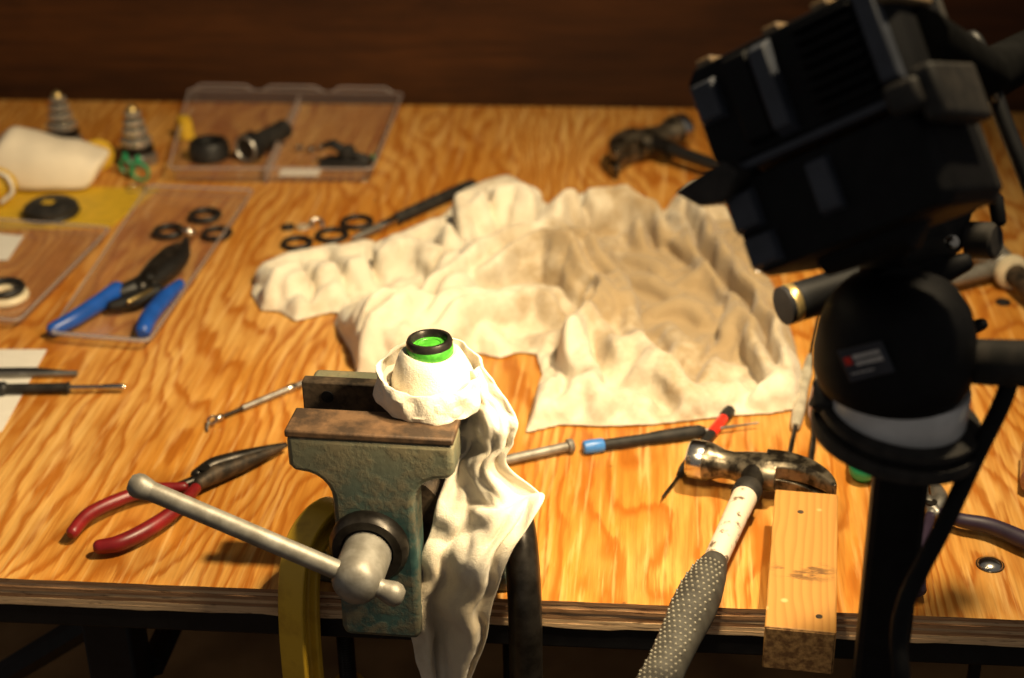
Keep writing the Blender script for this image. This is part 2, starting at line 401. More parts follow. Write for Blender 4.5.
MB().box(((XL+XR)/2, DEP-.03, -TH-.02), (XR-XL-.02, .03, .036)).build('back_rail', M['rail'], bench, bevel=.002)
pl = atY(115, 660, .04).x
for (x, y) in ((pl, .05), (XR-.06, .05), (pl, DEP-.06), (XR-.06, DEP-.06)):
    MB().box((x, y, (-.9-TH-.02)/2), (.042, .042, .9-TH-.024)).build('leg', M['rail'], bench, bevel=.003)
MB().tube([(pl+.04, .09, -TH-.03), (pl-.46, .12, -.42)], .013, 8).build('brace', M['rail'], bench)
MB().tube([(pl+.02, .07, -.14), (pl+.02, DEP-.08, -.14)], .012, 8).build('stretcher', M['rail'], bench)
q = atY(975, 665, .10)
MB().box((q.x, .10, -.45), (.008, .012, .86)).build('brace', M['rail'], bench)

# ------------------------------------------------------------------ vise
VX = -.089
vise = thing('bench_vise', 'worn blue-green bench vise clamped at the front edge of the bench', 'vise', (VX, 0, 0), math.radians(-2.5))
def smoothpoly(pts, k=4):
    P = [V((x, y, 0)) for x, y in pts]; n = len(P); out = []
    for i in range(n):
        a, b, c, d = P[i-1], P[i], P[(i+1) % n], P[(i+2) % n]
        for j in range(k):
            t_ = j/k; q_ = .5*((2*b)+(c-a)*t_+(2*a-5*b+4*c-d)*t_*t_+(3*b-a-3*c+d)*t_**3); out.append((q_.x, q_.y))
    return out
XZ = Matrix(((1,0,0,0),(0,0,1,0),(0,1,0,0),(0,0,0,1)))      # polygon (x,z) extruded along y
# moving jaw: T-shaped front casting
def tshape(hw, top, und, nw, base, r=.022):
    p = [(-hw, top), (-hw, und+.006), (-hw+.004, und)]
    for k in range(7):
        a = PI/2*k/6; p.append((-nw-r + r*math.sin(a), und - r + r*math.cos(a)))
    p += [(-nw, (und+base)/2), (-nw*1.02, base+.008), (-nw*.94, base)]
    return p + [(-x, z) for x, z in reversed(p)]
MB().prism(tshape(.0615, .1690, .139, .0305, -.006), -.048, -.014, XZ).build('moving_jaw', M['vise'], vise, bevel=.0045, seg=3)
MB().box((0, -.0310, .1715), (.124, .035, .006)).build('jaw_plate', M['rust'], vise, bevel=.0016)
MB().box((0, .034, .020), (.050, .150, .040)).build('slide_bar', M['vise'], vise, bevel=.003)
# boss around the screw
MB().lathe([(.030, .0), (.030, .008), (.0265, .013), (.020, .013), (.020, .006)], (-.004, -.046, .080), (0, -1, 0), 28).build('screw_collar', M['darksteel'], vise)
hub = MB().lathe([(.0185, -.004), (.0185, .036), (.0175, .045), (.0135, .051), (.0065, .0535), (.001, .054)], (-.004, -.052, .079), (0, -1, 0), 28).build('screw_head', M['zinc'], vise)
# tommy bar
a, b = V((-.158, -.092, .148)), V((.022, -.092, .0690))
MB().tube([a, b], .0072, 16).build('handle_bar', M['zinc'], vise)
for p, s_ in ((a, 1), (b, -1)):
    d = (b-a).normalized()*s_
    MB().lathe([(.0005, -.0085), (.0055, -.0075), (.0085, -.004), (.0093, 0), (.0085, .004), (.0072, .009), (.0067, .012)], p, d, 20).build('handle_knob', M['zinc'], vise)
# fixed jaw: body on a base with ears
MB().prism([(-.066, .168), (-.066, .142), (-.036, .115), (-.036, .03), (.042, .03), (.044, .115), (.052, .142), (.052, .168)], .042, .060, XZ).build('fixed_jaw', M['vise'], vise, bevel=.004, seg=3)
MB().lathe([(.040, .0), (.043, .006), (.043, .060), (.036, .070)], (.008, .066, .078), (0, -1, 0), 28).build('screw_housing', M['rustdark'], vise)
jp = MB().box((-.008, .037, .157), (.124, .011, .028)).build('jaw_plate', M['rustdark'], vise, bevel=.0014)
for sx in (-.050, .034): MB().lathe([(.0050, 0), (.0050, .0012), (.001, .0014)], (sx, .0317, .159), (0, -1, 0), 14).build('screw_hole', M['black'], jp)
MB().prism([(-.035, .005), (-.085, .012), (-.085, .075), (-.040, .11), (.040, .11), (.092, .075), (.092, .012), (.035, .005)], 0, .018).build('base', M['vise'], vise, bevel=.004)
MB().box((.004, .062, .026), (.066, .07, .03)).build('base_riser', M['vise'], vise, bevel=.004)

# ------------------------------------------------------------------ the two clamps holding the vise
def clampframe(path, wx, th, n=8):
    P = catmull([(0, y, z) for y, z in path], n); rings = []
    for i, p in enumerate(P):
        t_ = (P[min(i+1, len(P)-1)] - P[max(i-1, 0)]).normalized(); nrm = V((0, -t_.z, t_.y))
        sec = [(-1, -1), (-1, -.55), (-.42, -.40), (-.42, .40), (-1, .55), (-1, 1), (1, 1), (1, .55), (.42, .40), (.42, -.40), (1, -.55), (1, -1)]
        rings.append([p + V((1,0,0))*(s*wx/2) + nrm*(u*th/2) for s, u in sec])
    return rings
def clamp(name, label, loc, rz, mat, path, wx, th, round_=False, scr=.03):
    c = thing(name, label, 'clamp', loc, rz)
    if round_:
        P = catmull([(0, y, z) for y, z in path], 8); MB().tube(P, th/2, 14, sx=wx/th, up=(1,0,0)).build('frame', mat, c)
    else: MB().loft(clampframe(path, wx, th)).build('frame', mat, c, bevel=.0012)
    MB().lathe([(.010, .0185), (.011, .026), (.009, .045)], (0, scr, 0), n=16).build('anvil', mat, c)
    low = path[-1][1]
    MB().lathe([(.0125, low-.02), (.0145, low-.015), (.0145, low+.016), (.0125, low+.02)], (0, scr, 0), n=18).build('screw_boss', mat, c)
    pr = []
    z = low-.10
    while z < -TH-.014:
        pr += [(.0075, z), (.0062, z+.0012)]; z += .0025
    sc_ = MB().lathe(pr, (0, scr, 0), n=14).build('screw', M['darksteel'], c)
    MB().lathe([(.004, -TH-.016), (.012, -TH-.012), (.012, -TH-.0005), (.010, -TH)], (0, scr, 0), n=16).build('swivel_pad', M['darksteel'], c)
    MB().tube([(-.04, scr, low-.092), (.04, scr, low-.092)], .0035, 8, rnd=True).build('sliding_handle', M['zinc'], sc_)
    return c
clamp('c_clamp', 'yellow painted C-clamp gripping the vise base on the left', (-.148, .012, 0), math.radians(-24), M['yellow'],
      [(.034, .040), (.022, .052), (.0, .055), (-.020, .045), (-.031, .016), (-.036, -.04), (-.034, -.10), (-.018, -.132), (.005, -.138), (.032, -.135)], .024, .024, scr=.022)
clamp('c_clamp', 'dark steel C-clamp on the right of the vise, under the rag corner', (.007, .010, 0), math.radians(14), M['darksteel'],
      [(.045, .052), (.028, .070), (.0, .077), (-.028, .070), (-.046, .034), (-.048, -.03), (-.048, -.12), (-.044, -.20), (-.020, -.235), (.032, -.235)], .030, .026, True, scr=.034)

# ------------------------------------------------------------------ tube with green seal, held upright in the jaws
tc_ = at(433, 343, .22); TX, TY = tc_.x, tc_.y
tb = thing('suspension_tube', 'metal tube end with a bright green seal, wrapped and clamped in the vise', 'tube', (TX, TY, .12))
tilt = V((-.03, .02, 1)).normalized()
MB().lathe([(.0150, 0), (.0150, .092), (.0150, .094)], (0,0,0), tilt, 28).build('tube_body', M['darksteel'], tb)
MB().lathe([(.0166, .090), (.0174, .0915), (.0174, .0965), (.0166, .098)], (0,0,0), tilt, 32).build('green_seal', M['ringgreen'], tb)
MB().lathe([(.0150, .097), (.0170, .0975), (.0172, .1005), (.0160, .103), (.0138, .103), (.0126, .1005), (.0122, .0975)], (0,0,0), tilt, 32).build('end_ring', M['darksteel'], tb)
MB().lathe([(.0122, .094), (.0122, .0978), (.0085, .0986), (.0080, .0978), (.0078, .0985), (.003, .0987)], (0,0,0), tilt, 24).build('inner_cap', M['ringgreen'], tb)

# ------------------------------------------------------------------ rag round the tube, tail hanging over the edge
rag = thing('wrapped_rag', 'white cotton rag wound round the tube in the vise, its tail hanging over the edge', 'rag', (TX, TY, .1735), world=True)
def wrap(R, hz, th, z0, zt, seed, flare, n=72, m=14, sq=(1, 1), ph=0):
    rings = []
    for i in range(n):
        th_ = 2*PI*i/n; ring = []
        ns = mnoise.noise((math.cos(th_)*1.6+seed, math.sin(th_)*1.6, seed))
        for j in range(m):
            u = 2*PI*j/m; cu, su = math.cos(u), math.sin(u)
            k = 1 + .13*mnoise.noise((math.cos(th_)*4+seed*3, math.sin(th_)*4, su*1.5)) + .05*mnoise.noise((math.cos(th_)*9+seed, math.sin(th_)*9, su*3))
            rr = R*(1+.05*ns)*k + th*math.copysign(abs(cu)**.7, cu) - flare*su*hz
            zz = z0 + zt*math.sin(th_+ph) + hz*math.copysign(abs(su)**.8, su)*(1+.2*ns)
            ring.append(V((TX - .003 + rr*sq[0]*math.cos(th_), TY + rr*sq[1]*math.sin(th_), zz)))
        rings.append(ring)
    rings.append(rings[0]); return MB().loft(rings, cap=False)
sl = MB(); rings = []
for i, (r, z) in enumerate(((.0330, .180), (.0310, .188), (.0280, .197), (.0252, .204), (.0222, .2105), (.0200, .2125), (.0180, .2115), (.0165, .206))):
    rings.append([V((TX-.003*(z-.17)/.04 + r*math.cos(2*PI*k/56)*(1+.03*math.sin(3*2*PI*k/56+i*.3)), TY + .001 + r*.9*math.sin(2*PI*k/56), z + .0015*math.sin(2*PI*k/56*2+.5))) for k in range(56)])
sl.loft(rings, cap=False).build('inner_wrap', M['rag'], rag, solid=.0016)
wrap(.0385, .0110, .0019, .1905, .0058, 1.3, .10, ph=-.15).build('outer_wrap', M['rag'], rag, sub=1)
wrap(.0350, .0066, .0045, .1832, -.0020, 4.1, .10, ph=1.2).build('lower_wrap', M['rag'], rag, sub=1)

rows = [((452, 374), (482, 366), .012, .010), ((449, 392), (500, 390), .014, -.004), ((455, 418), (517, 418), .014, -.014), ((460, 442), (514, 440), .012, -.018),
        ((450, 468), (507, 464), .002, -.018), ((438, 500), (538, 492), -.014, -.022), ((430, 532), (543, 503), -.022, -.044), ((418, 566), (512, 552), -.028, -.064),
        ((406, 606), (494, 600), -.032, -.062), ((413, 645), (484, 645), -.034, -.058), ((428, 700), (462, 700), -.036, -.05)]
L = catmull([atY(*r[0], r[2]) for r in rows], 7); Rr = catmull([atY(*r[1], r[3]) for r in rows], 7)
nu = 34; rings = []
for i in range(len(L)):
    v_ = i/(len(L)-1); ring = []
    for j in range(nu+1):
        u = j/nu; p = L[i].lerp(Rr[i], u)
        e = math.sin(PI*u)**.6
        amp = .004 + .009*min(1, max(0, (v_-.12)/.35))
        f1 = math.sin(2*PI*(1.55*u + .25*math.sin(3*v_+.5) + .12) ) ; f2 = mnoise.noise((u*5 + 2*v_, v_*3.2, 3)); f3 = mnoise.noise((u*11, v_*9, 8))
        d = amp*(f1*.8 + f2*1.1)*e + .0022*f3*e
        bulge = (.010*math.exp(-((v_-.22)/.11)**2) + .006*math.exp(-((v_-.5)/.12)**2))*e
        ring.append(p + V((.3*d, -d - bulge, .25*d)))
    rings.append(ring)
T0 = np.array([[tuple(p_) for p_ in r_] for r_ in rings]); kp = np.ones(T0.shape[:2], bool); fr_ = kp.copy(); fr_[:4] = False; fr_[:, :1] = False; fr_[:, -1:] = False
T1 = settle(T0, kp, fr_, np.full(kp.shape, 1.10), 160, .00001, .03)
rings = [[V(tuple(float(c_) for c_ in q_)) for q_ in r_] for r_ in T1]
MB().loft(rings, cap=False, closed=False).build('hanging_tail', M['rag'], rag, solid=.0022, sub=1, sharp=180)

# ------------------------------------------------------------------ big crumpled cloth on the bench
rs = np.random.RandomState(3); PERM = rs.permutation(256); GR = rs.randn(256, 2); GR /= np.linalg.norm(GR, axis=1)[:, None]
def perlin(x, y):
    xi, yi = np.floor(x).astype(int), np.floor(y).astype(int); xf, yf = x-xi, y-yi
    g = lambda a, b, dx, dy: (lambda h: GR[h, 0]*dx + GR[h, 1]*dy)(PERM[(PERM[a & 255] + b) & 255])
    u, v_ = xf**3*(xf*(xf*6-15)+10), yf**3*(yf*(yf*6-15)+10)
    a = g(xi, yi, xf, yf); b = g(xi+1, yi, xf-1, yf); c = g(xi, yi+1, xf, yf-1); d = g(xi+1, yi+1, xf-1, yf-1)
    return (a*(1-u)+b*u)*(1-v_) + (c*(1-u)+d*u)*v_
def ridged(x, y, o=4):
    s_ = 0; a = 1; t_ = 0
    for k in range(o):
        s_ = s_ + a*(1-np.abs(perlin(x*2**k+k*17, y*2**k+k*9))*2); t_ += a; a *= .5
    return s_/t_
def px2(pts, z): return np.array([at(x, y, z).to_2d()[:] for x, y in pts])
out = px2([(252,292),(258,272),(285,258),(330,250),(372,245),(394,238),(422,227),(446,213),(458,197),(478,188),(512,181),(532,192),(549,205),(572,200),(606,193),(636,199),(662,212),(676,206),(682,190),(694,184),(716,194),
           (744,226),(763,266),(781,300),(795,345),(802,385),(798,406),(770,411),(735,413),(700,417),(655,422),(600,424),(560,422),(527,430),(534,402),(543,372),(537,352),(518,350),(500,356),(476,350),(452,362),(415,372),(358,372),(352,350),(335,322),(340,309),(322,312),(296,319),(280,309),(262,308)], .004)
def seg_dist(X, Y, A, B):
    d = B-A; L2 = (d**2).sum()+1e-12; t_ = np.clip(((X-A[0])*d[0]+(Y-A[1])*d[1])/L2, 0, 1)
    dx, dy = X-(A[0]+t_*d[0]), Y-(A[1]+t_*d[1]); side = np.sign(d[0]*dy-d[1]*dx); return np.hypot(dx, dy), t_, side, dx, dy
def polydist(X, Y, P, closed=False):
    best = np.full(X.shape, 9.); T = np.zeros(X.shape); S = np.ones(X.shape); GX = np.zeros(X.shape); GY = np.zeros(X.shape); n = len(P); m = n if closed else n-1
    for i in range(m):
        d, t_, s_, dx, dy = seg_dist(X, Y, P[i], P[(i+1) % n]); k = d < best
        best = np.where(k, d, best); T = np.where(k, (i+t_)/m, T); S = np.where(k, s_, S); GX = np.where(k, dx, GX); GY = np.where(k, dy, GY)
    return best, T, S, GX, GY
def inside(X, Y, P):
    r = np.zeros(X.shape, bool); n = len(P)
    for i in range(n):
        (x0, y0), (x1, y1) = P[i], P[(i+1) % n]
        c = ((y0 > Y) != (y1 > Y)) & (X < (x1-x0)*(Y-y0)/(y1-y0+1e-15)+x0); r ^= c
    return r
RID = [  # pixel polyline of a fold's crest, its height, width on the left and on the right of its run
    ([(264,297),(292,282),(332,273),(382,262),(424,248)], .024, .024, .026), ([(290,306),(325,298),(350,290)], .016, .016, .016),
    ([(385,262),(412,258),(440,264),(455,280)], .030, .030, .022), ([(458,222),(480,208),(515,202),(545,216)], .036, .030, .030),
    ([(456,205),(462,225),(450,245)], .034, .018, .022), ([(545,228),(570,210),(608,204),(640,212),(655,226)], .046, .026, .016),
    ([(345,335),(385,318),(430,300),(470,272),(510,250),(545,242),(580,252),(600,275)], .052, .050, .036), ([(370,360),(400,345),(440,338),(480,325)], .030, .036, .030),
    ([(430,330),(480,305),(530,290),(570,300)], .040, .030, .030), ([(600,275),(598,305),(575,330),(560,350)], .044, .026, .022),
    ([(600,268),(622,300),(630,335),(655,370),(690,385)], .030, .022, .026), ([(690,192),(697,222),(718,258),(745,288),(765,325),(780,362),(792,398)], .030, .016, .030),
    ([(670,212),(684,240),(700,262)], .016, .012, .02), ([(532,420),(570,408),(620,402),(680,398),(740,398),(795,402)], .013, .016, .018),
    ([(548,360),(543,390),(532,420)], .022, .018, .018), ([(585,340),(580,370),(590,400)], .024, .020, .020), ([(560,330),(600,335),(625,365)], .030, .02, .02),
    ([(730,300),(715,340),(700,385)], .010, .014, .020), ([(640,240),(680,262),(720,285)], .008, .02, .014), ([(640,280),(690,300),(720,330)], .009, .014, .02),
    ([(745,330),(760,365),(750,395)], .012, .016, .016), ([(640,215),(660,245),(690,262)], .014, .016, .016), ([(660,320),(680,350),(668,384)], .011, .014, .014)]
st = .0046
x0, y0 = out.min(0)-.01; x1, y1 = out.max(0)+.01
gx, gy = np.arange(x0, x1, st), np.arange(y0, y1, st); X, Y = np.meshgrid(gx, gy, indexing='ij')
bd, _, _, bx, by = polydist(X, Y, out, True); ins = inside(X, Y, out); sd = np.where(ins, bd, -bd)
H = np.zeros(X.shape)
wx_ = X + .006*perlin(X*22, Y*22); wy_ = Y + .006*perlin(X*22+40, Y*22)
acc = np.zeros(X.shape)
for pts, h, wl, wr in RID:
    P = px2(pts, h*.8); d, T, S, _, _ = polydist(wx_, wy_, P)
    wd = np.where(S > 0, wl, wr); end = .45 + .55*np.clip(np.minimum(T, 1-T)*6, 0, 1)
    pr = h*end*(1+.22*perlin(T*3+h*900, d*12))*1/(1+(d/(wd*.80))**3.6)*.80
    pr = pr*(1 + .16*np.cos(2*PI*d*S/.021 + 2.5*perlin(X*9+h*300, Y*9) + h*400))
    acc = acc + np.maximum(pr, 0)**3
H = acc**(1/3)
wr = ridged(X*11+.6*perlin(X*7, Y*7), Y*11+.6*perlin(X*7+9, Y*7), 4)
wr2 = ridged((X*.8+Y*.6)*9, (Y*.8-X*.6)*26, 3)
VAL = [  # creases between the folds
    ([(372,243),(368,262),(380,280)], .006, .6), ([(345,304),(395,288),(440,276),(462,258),(480,246)], .007, .7), ([(452,200),(447,225),(462,248)], .006, .6),
    ([(548,206),(535,228),(512,240)], .007, .65), ([(596,232),(622,226),(648,230),(654,244)], .008, .7), ([(684,206),(694,240),(718,276),(745,306),(764,338),(780,380)], .0065, .75),
    ([(598,312),(570,338),(552,352),(543,376)], .007, .65), ([(590,345),(610,375),(640,392),(680,402)], .006, .55), ([(610,268),(640,300),(650,340),(676,372)], .007, .55),
    ([(420,318),(470,296),(520,280),(560,282)], .006, .5), ([(365,345),(410,325),(450,318)], .006, .45), ([(556,338),(560,370),(556,400)], .006, .5),
    ([(640,262),(668,275),(700,300)], .006, .5), ([(720,300),(712,340),(690,380)], .006, .5), ([(300,270),(312,285),(305,300)], .005, .55), ([(330,262),(345,278),(352,292)], .005, .5),
    ([(470,205),(490,215),(500,232)], .006, .35), ([(575,215),(590,225),(585,245)], .006, .4), ([(735,340),(752,372),(742,398)], .006, .5), ([(660,240),(690,260)], .006, .5)]
body = np.clip(H/.02, 0, 1)
wr3 = ridged((X*.9-Y*.45)*24+1.2*perlin(X*14, Y*14), (Y*.9+X*.45)*13+1.2*perlin(X*14+5, Y*14+3), 2)
EXC, NIT = .17, 480
def billow(x, y, o=3):
    s_ = 0; a_ = 1; t_ = 0
    for k in range(o): s_ = s_ + a_*np.sqrt(np.abs(perlin(x*2**k+k*13, y*2**k+k*31))*2+1e-4); t_ += a_; a_ *= .5
    return s_/t_
ux, uy = X + .012*perlin(X*13, Y*13), Y + .012*perlin(X*13+7, Y*13+2)
H = .0035 + H + billow(ux*13+3, uy*10, 3)*.006*(.6+.5*body) + billow((ux*.8+uy*.6)*30, (uy*.8-ux*.6)*13+5, 2)*.003 + np.clip(wr-.45, 0, 1)*.006 + np.clip(wr3-.5, 0, 1)**1.5*.008*(1.3-body) + .0015*perlin(X*60, Y*60)
for pts, wv_, dp in VAL:
    P = px2(pts, .018); d, T, S, _, _ = polydist(wx_, wy_, P)
    H = .002 + (H-.002)*(1 - min(.93, dp*1.35)*np.exp(-(d/(wv_*.85))**2)*np.clip(np.minimum(T, 1-T)*8+.3, 0, 1))
edge = np.clip(sd/.022, 0, 1); H = .0016 + (H-.0016)*(edge**.55)
keep = sd > -st*1.42
mv = (sd < 0) & keep; X2 = np.where(mv, X-bx, X); Y2 = np.where(mv, Y-by, Y)
# let the sheet settle: a little too much fabric for its footprint, so it buckles into folds
P0 = np.stack([X2, Y2, H], -1)
PT = settle(P0, keep, keep & (sd > st*1.1), 1.0 + EXC + .05*perlin(X*9+4, Y*9), NIT, .00004, .012, .0016)
X2, Y2, H = PT[..., 0], PT[..., 1], PT[..., 2]
idx = -np.ones(X.shape, int); idx[keep] = np.arange(keep.sum())
mb = MB(); mb.v = [V((float(a_), float(b_), float(c_))) for a_, b_, c_ in zip(X2[keep], Y2[keep], H[keep])]
i00, i10, i11, i01 = idx[:-1, :-1], idx[1:, :-1], idx[1:, 1:], idx[:-1, 1:]
ok = (i00 >= 0) & (i10 >= 0) & (i11 >= 0) & (i01 >= 0)
mb.f = [tuple(int(k) for k in r) for r in np.stack([i00[ok], i10[ok], i11[ok], i01[ok]], 1)]
o = mb.build('cotton_cloth', M['cloth'], sharp=180); tag(o, 'large crumpled cream cloth with brown stains spread over the middle of the bench', 'cloth')
md = o.modifiers.new('sub', 'SUBSURF'); md.levels = 2; md.render_levels = 2
md = o.modifiers.new('solid', 'SOLIDIFY'); md.thickness = .0012; md.offset = 1

# ------------------------------------------------------------------ hammers
def hammer(name, label, loc, rz, mir, L, grip, group='claw hammers', scale=1.0):
    """head along local X (poll at -X), handle along local -Y, lying on its side; z is the thickness"""
    h = thing(name, label, 'hammer', loc, rz, group); h.scale = (scale,)*3; s = -1 if mir else 1
    m = lambda x, y, z: V((x*s, y, z))
    mb = MB()
    st_ = [(-.060, .0150, .0150), (-.0585, .0168, .0168), (-.042, .0168, .0168), (-.037, .0150, .0150), (-.030, .0125, .0125), (-.022, .0125, .0120), (-.012, .0150, .0135), (.0, .0175, .0150), (.010, .0185, .0155), (.018, .0165, .0150)]
    mb.loft([[m(x, ry*math.cos(2*PI*k/20), rz_*math.sin(2*PI*k/20)) for k in range(20)] for x, ry, rz_ in st_])
    hd = mb.build('head', M['forged'], h)
    mb = MB(); mb.lathe([(.0150, -.0003), (.0166, .001), (.0170, .0030), (.0170, .0140), (.0160, .0155)], m(-.0600, 0, 0), m(1, 0, 0), 24); mb.build('striking_face', M['chrome'], hd)
    cl = catmull([(.006, .003, 0), (.022, .004, 0), (.038, .001, 0), (.052, -.006, 0), (.063, -.015, 0), (.071, -.026, 0)], 5)
    for side in (-1, 1):
        rings = []
        for i, p in enumerate(cl):
            t_ = i/(len(cl)-1); tn = (cl[min(i+1, len(cl)-1)]-cl[max(i-1, 0)]).normalized(); nr = V((-tn.y, tn.x, 0))
            hh = .0155*(1-t_)**.8 + .0016*t_; wz = .0150*(1+.12*math.sin(PI*t_)); gap = .0002 + .0042*max(0, t_-.2)
            rings.append([m(*(p + nr*hh*a_ + V((0, 0, side*(gap + (wz-gap)*b_))))) for a_, b_ in ((-1, 0), (-1, .75), (-.7, .97), (.6, 1), (.95, .8), (1, 0))])
        MB().loft(rings).build('claw', M['forged'], hd, bevel=.0008)
    # neck, shaft, grip
    mb = MB(); mb.tube([m(0, -.008, 0), m(0, -.020, 0), m(0, -.036, 0)], [.0125, .0095, .0105], 14, up=(1,0,0)); mb.build('neck', M['darksteel'], hd)
    if not grip:
        MB().tube([m(0, -.030, 0), m(0, -.10, -.001), m(0, -L, -.003)], [.0072, .0068, .0075], 12, up=(1,0,0)).build('handle', M['rubber'], h); return h
    MB().lathe([(.0112, 0), (.0122, .002), (.0122, .014), (.0110, .016)], m(0, -.030, 0), (0, -1, 0), 18).build('ferrule', M['dusty'], h)
    MB().tube([m(0, -.044, 0), m(0, -.090, 0), m(0, -.150, 0)], [.0108, .0100, .0096], 18, up=(1,0,0)).build('shaft', M['chip'], h)
    gp = [(-.142, .0100), (-.148, .0118), (-.165, .0152), (-.188, .0180), (-.212, .0186), (-.245, .0164), (-.28, .0154), (-.31, .0168), (-.328, .0165), (-.335, .012)]
    g = MB().loft([[m(.94*r*math.cos(2*PI*k/28), y, r*.92*math.sin(2*PI*k/28)) for k in range(28)] for y, r in gp]).build('grip', M['grip'], h)
    mb = MB()
    for i in range(26):
        y = -.160 - i*.0062
        r = np.interp(-y, [-a_ for a_, _ in gp], [b_ for _, b_ in gp])
        for j in range(7):
            an = PI/2 + (j-3)*.27 + (.135 if i % 2 else 0)
            mb.sphere(m(.94*r*math.cos(an), y, r*.92*math.sin(an)), .00125, 6, 4)
    mb.build('grip_dots', M['dot'], g)
    return h
a = at(757, 472, .026); b = at(637, 662, .020); d = (b-a)
hammer('claw_hammer', 'claw hammer with white chipped shaft and dotted grey grip lying over the front edge', (a.x, a.y, .0282), math.atan2(d.y, d.x)+PI/2+math.radians(5), False, .3, True)
hb = at(646, 142, .022); d = at(716, 166, .012)-at(655, 146, .012)
hammer('claw_hammer', 'second claw hammer at the back of the bench, dark head, near the wall', (hb.x, hb.y, .0225), math.atan2(d.y, d.x)+PI/2+.0, True, .26, False, scale=1.25)

# ------------------------------------------------------------------ wood block
c4 = [at(775, 491, .038), at(838, 492, .038), at(836, 630, .038), at(765, 629, .038)]
cen = sum(c4, V((0,0,0)))/4; ax = ((c4[0]+c4[1])/2 - (c4[2]+c4[3])/2); bl, bw = ax.length, ((c4[1]-c4[0]).length+(c4[2]-c4[3]).length)/2
blk = thing('wood_block', 'short rough-sawn pine block standing out over the front edge beside the hammer', 'wood block', (cen.x, cen.y, 0), math.atan2(ax.y, ax.x)-PI/2)
mb = MB(); rings = []
for i in range(13):
    y = -bl/2 + bl*i/12; j = (lambda k: .0004*mnoise.noise((y*40, k, 0)))
    rings.append([V((-bw/2+j(1), y, 0)), V((bw/2+j(2), y, 0)), V((bw/2+j(2), y, .038)), V((-bw/2+j(1), y, .038))])
o = mb.loft(rings).build('timber', M['block'], blk, bevel=.0012)
o.data.materials.append(M['blockend'])
for p in o.data.polygons:
    if abs(p.normal.y) > .8: p.material_index = 1
e = MB().box((0, -bl/2-.0002, .019), (bw-.003, .0012, .035)).build('sawn_end', M['blockend'], blk)
for x, y in ((.013, -.076), (-.004, .062)):
    MB().lathe([(.0026, 0), (.0026, .0003), (.0012, .0005)], (x, y, .0379), n=12).build('nail_hole', M['rustdark'], blk)

# ------------------------------------------------------------------ screwdrivers, pins and picks
def driver(name, label, pa, pb, z, prof, parts, group='precision screwdrivers', tiltz=0.0):
    """parts: list of (part name, material, [(x, r), ...]) along the length, x as a fraction"""
    t_, L_ = lay(name, label, 'screwdriver', pa, pb, z, group)
    if tiltz: t_.rotation_euler[1] = tiltz
    for nm, mt, pr in parts: MB().lathe([(r, x*L_) for x, r in pr], (0, 0, prof), (1, 0, 0), 16).build(nm, M[mt], t_)
    return t_
driver('precision_screwdriver', 'thin black screwdriver with a bright blue end cap, below the big cloth', (583, 454), (758, 429), 0, .0066, [
    ('end_cap', 'lightblue', [(0, .0045), (.008, .0062), (.05, .0066), (.105, .0064), (.115, .0058)]),
    ('handle', 'dusty', [(.11, .0050), (.13, .0052), (.35, .0050), (.42, .0060), (.58, .0066), (.66, .0060), (.69, .0035)]),
    ('blade', 'steel', [(.68, .0016), (.86, .0016), (.865, .0010), (1, .0009)])])
driver('precision_screwdriver', 'red and black screwdriver lying under the face of the hammer', (730, 415), (662, 503), 0, .0058, [
    ('end_cap', 'rubber', [(0, .0040), (.01, .0056), (.09, .0058), (.11, .0050)]),
    ('red_band', 'brightred', [(.10, .0048), (.12, .0050), (.29, .0050), (.30, .0046)]),
    ('handle', 'rubber', [(.295, .0048), (.50, .0046), (.58, .0052), (.70, .0050), (.76, .0030)]),
    ('blade', 'darksteel', [(.75, .0013), (.97, .0012), (1, .0007)])])
t_, L_ = lay('metal_pin', 'grey metal pin with a flanged head beside the rag', 'pin', (486, 471), (573, 452), 0)
MB().lathe([(.0035, 0), (.0045, .002), (.0045, L_-.006)], (0, 0, .007), (1, 0, 0), 16).build('shank', M['zinc'], t_)
MB().lathe([(.0050, L_-.006), (.0069, L_-.005), (.0069, L_-.0012), (.006, L_)], (0, 0, .007), (1, 0, 0), 18).build('flange', M['zinc'], t_)
driver('long_screwdriver', 'long thin screwdriver with a clear handle and dark shaft beside the cloth', (819, 318), (786, 476), 0, .0066, [
    ('tip_shaft', 'darksteel', [(0, .0014), (.36, .0017)]), ('handle', 'clearhandle', [(.32, .0035), (.36, .0046), (.44, .0058), (.52, .0050), (.66, .0062), (.74, .0055), (.76, .0040)]),
    ('shaft', 'darksteel', [(.755, .0022), (1, .0022)])], 'screwdrivers behind the hammer')
driver('long_screwdriver', 'screwdriver with a reddish clear handle, half hidden behind the stand plate', (826, 356), (810, 472), 0, .0105, [
    ('end', 'clearhandle', [(0, .004), (.03, .006), (.28, .0065), (.40, .005)]), ('handle', 'amber', [(.36, .006), (.42, .0095), (.54, .0102), (.64, .0085), (.68, .0045)]),
    ('shaft', 'darksteel', [(.67, .0025), (1, .0025)])], 'screwdrivers behind the hammer')
t_, L_ = lay('ball_end_tool', 'black tool handle with a round bright green end behind the pole', 'tool handle', (862, 482), (868, 425), 0)
MB().sphere((0.002, 0, .0135), .0128, 18, 12).build('green_end', M['green'], t_)
MB().lathe([(.010, .004), (.0133, .008), (.0133, .045), (.010, L_)], (0, 0, .0137), (1, 0, 0), 18).build('handle', M['rubber'], t_)
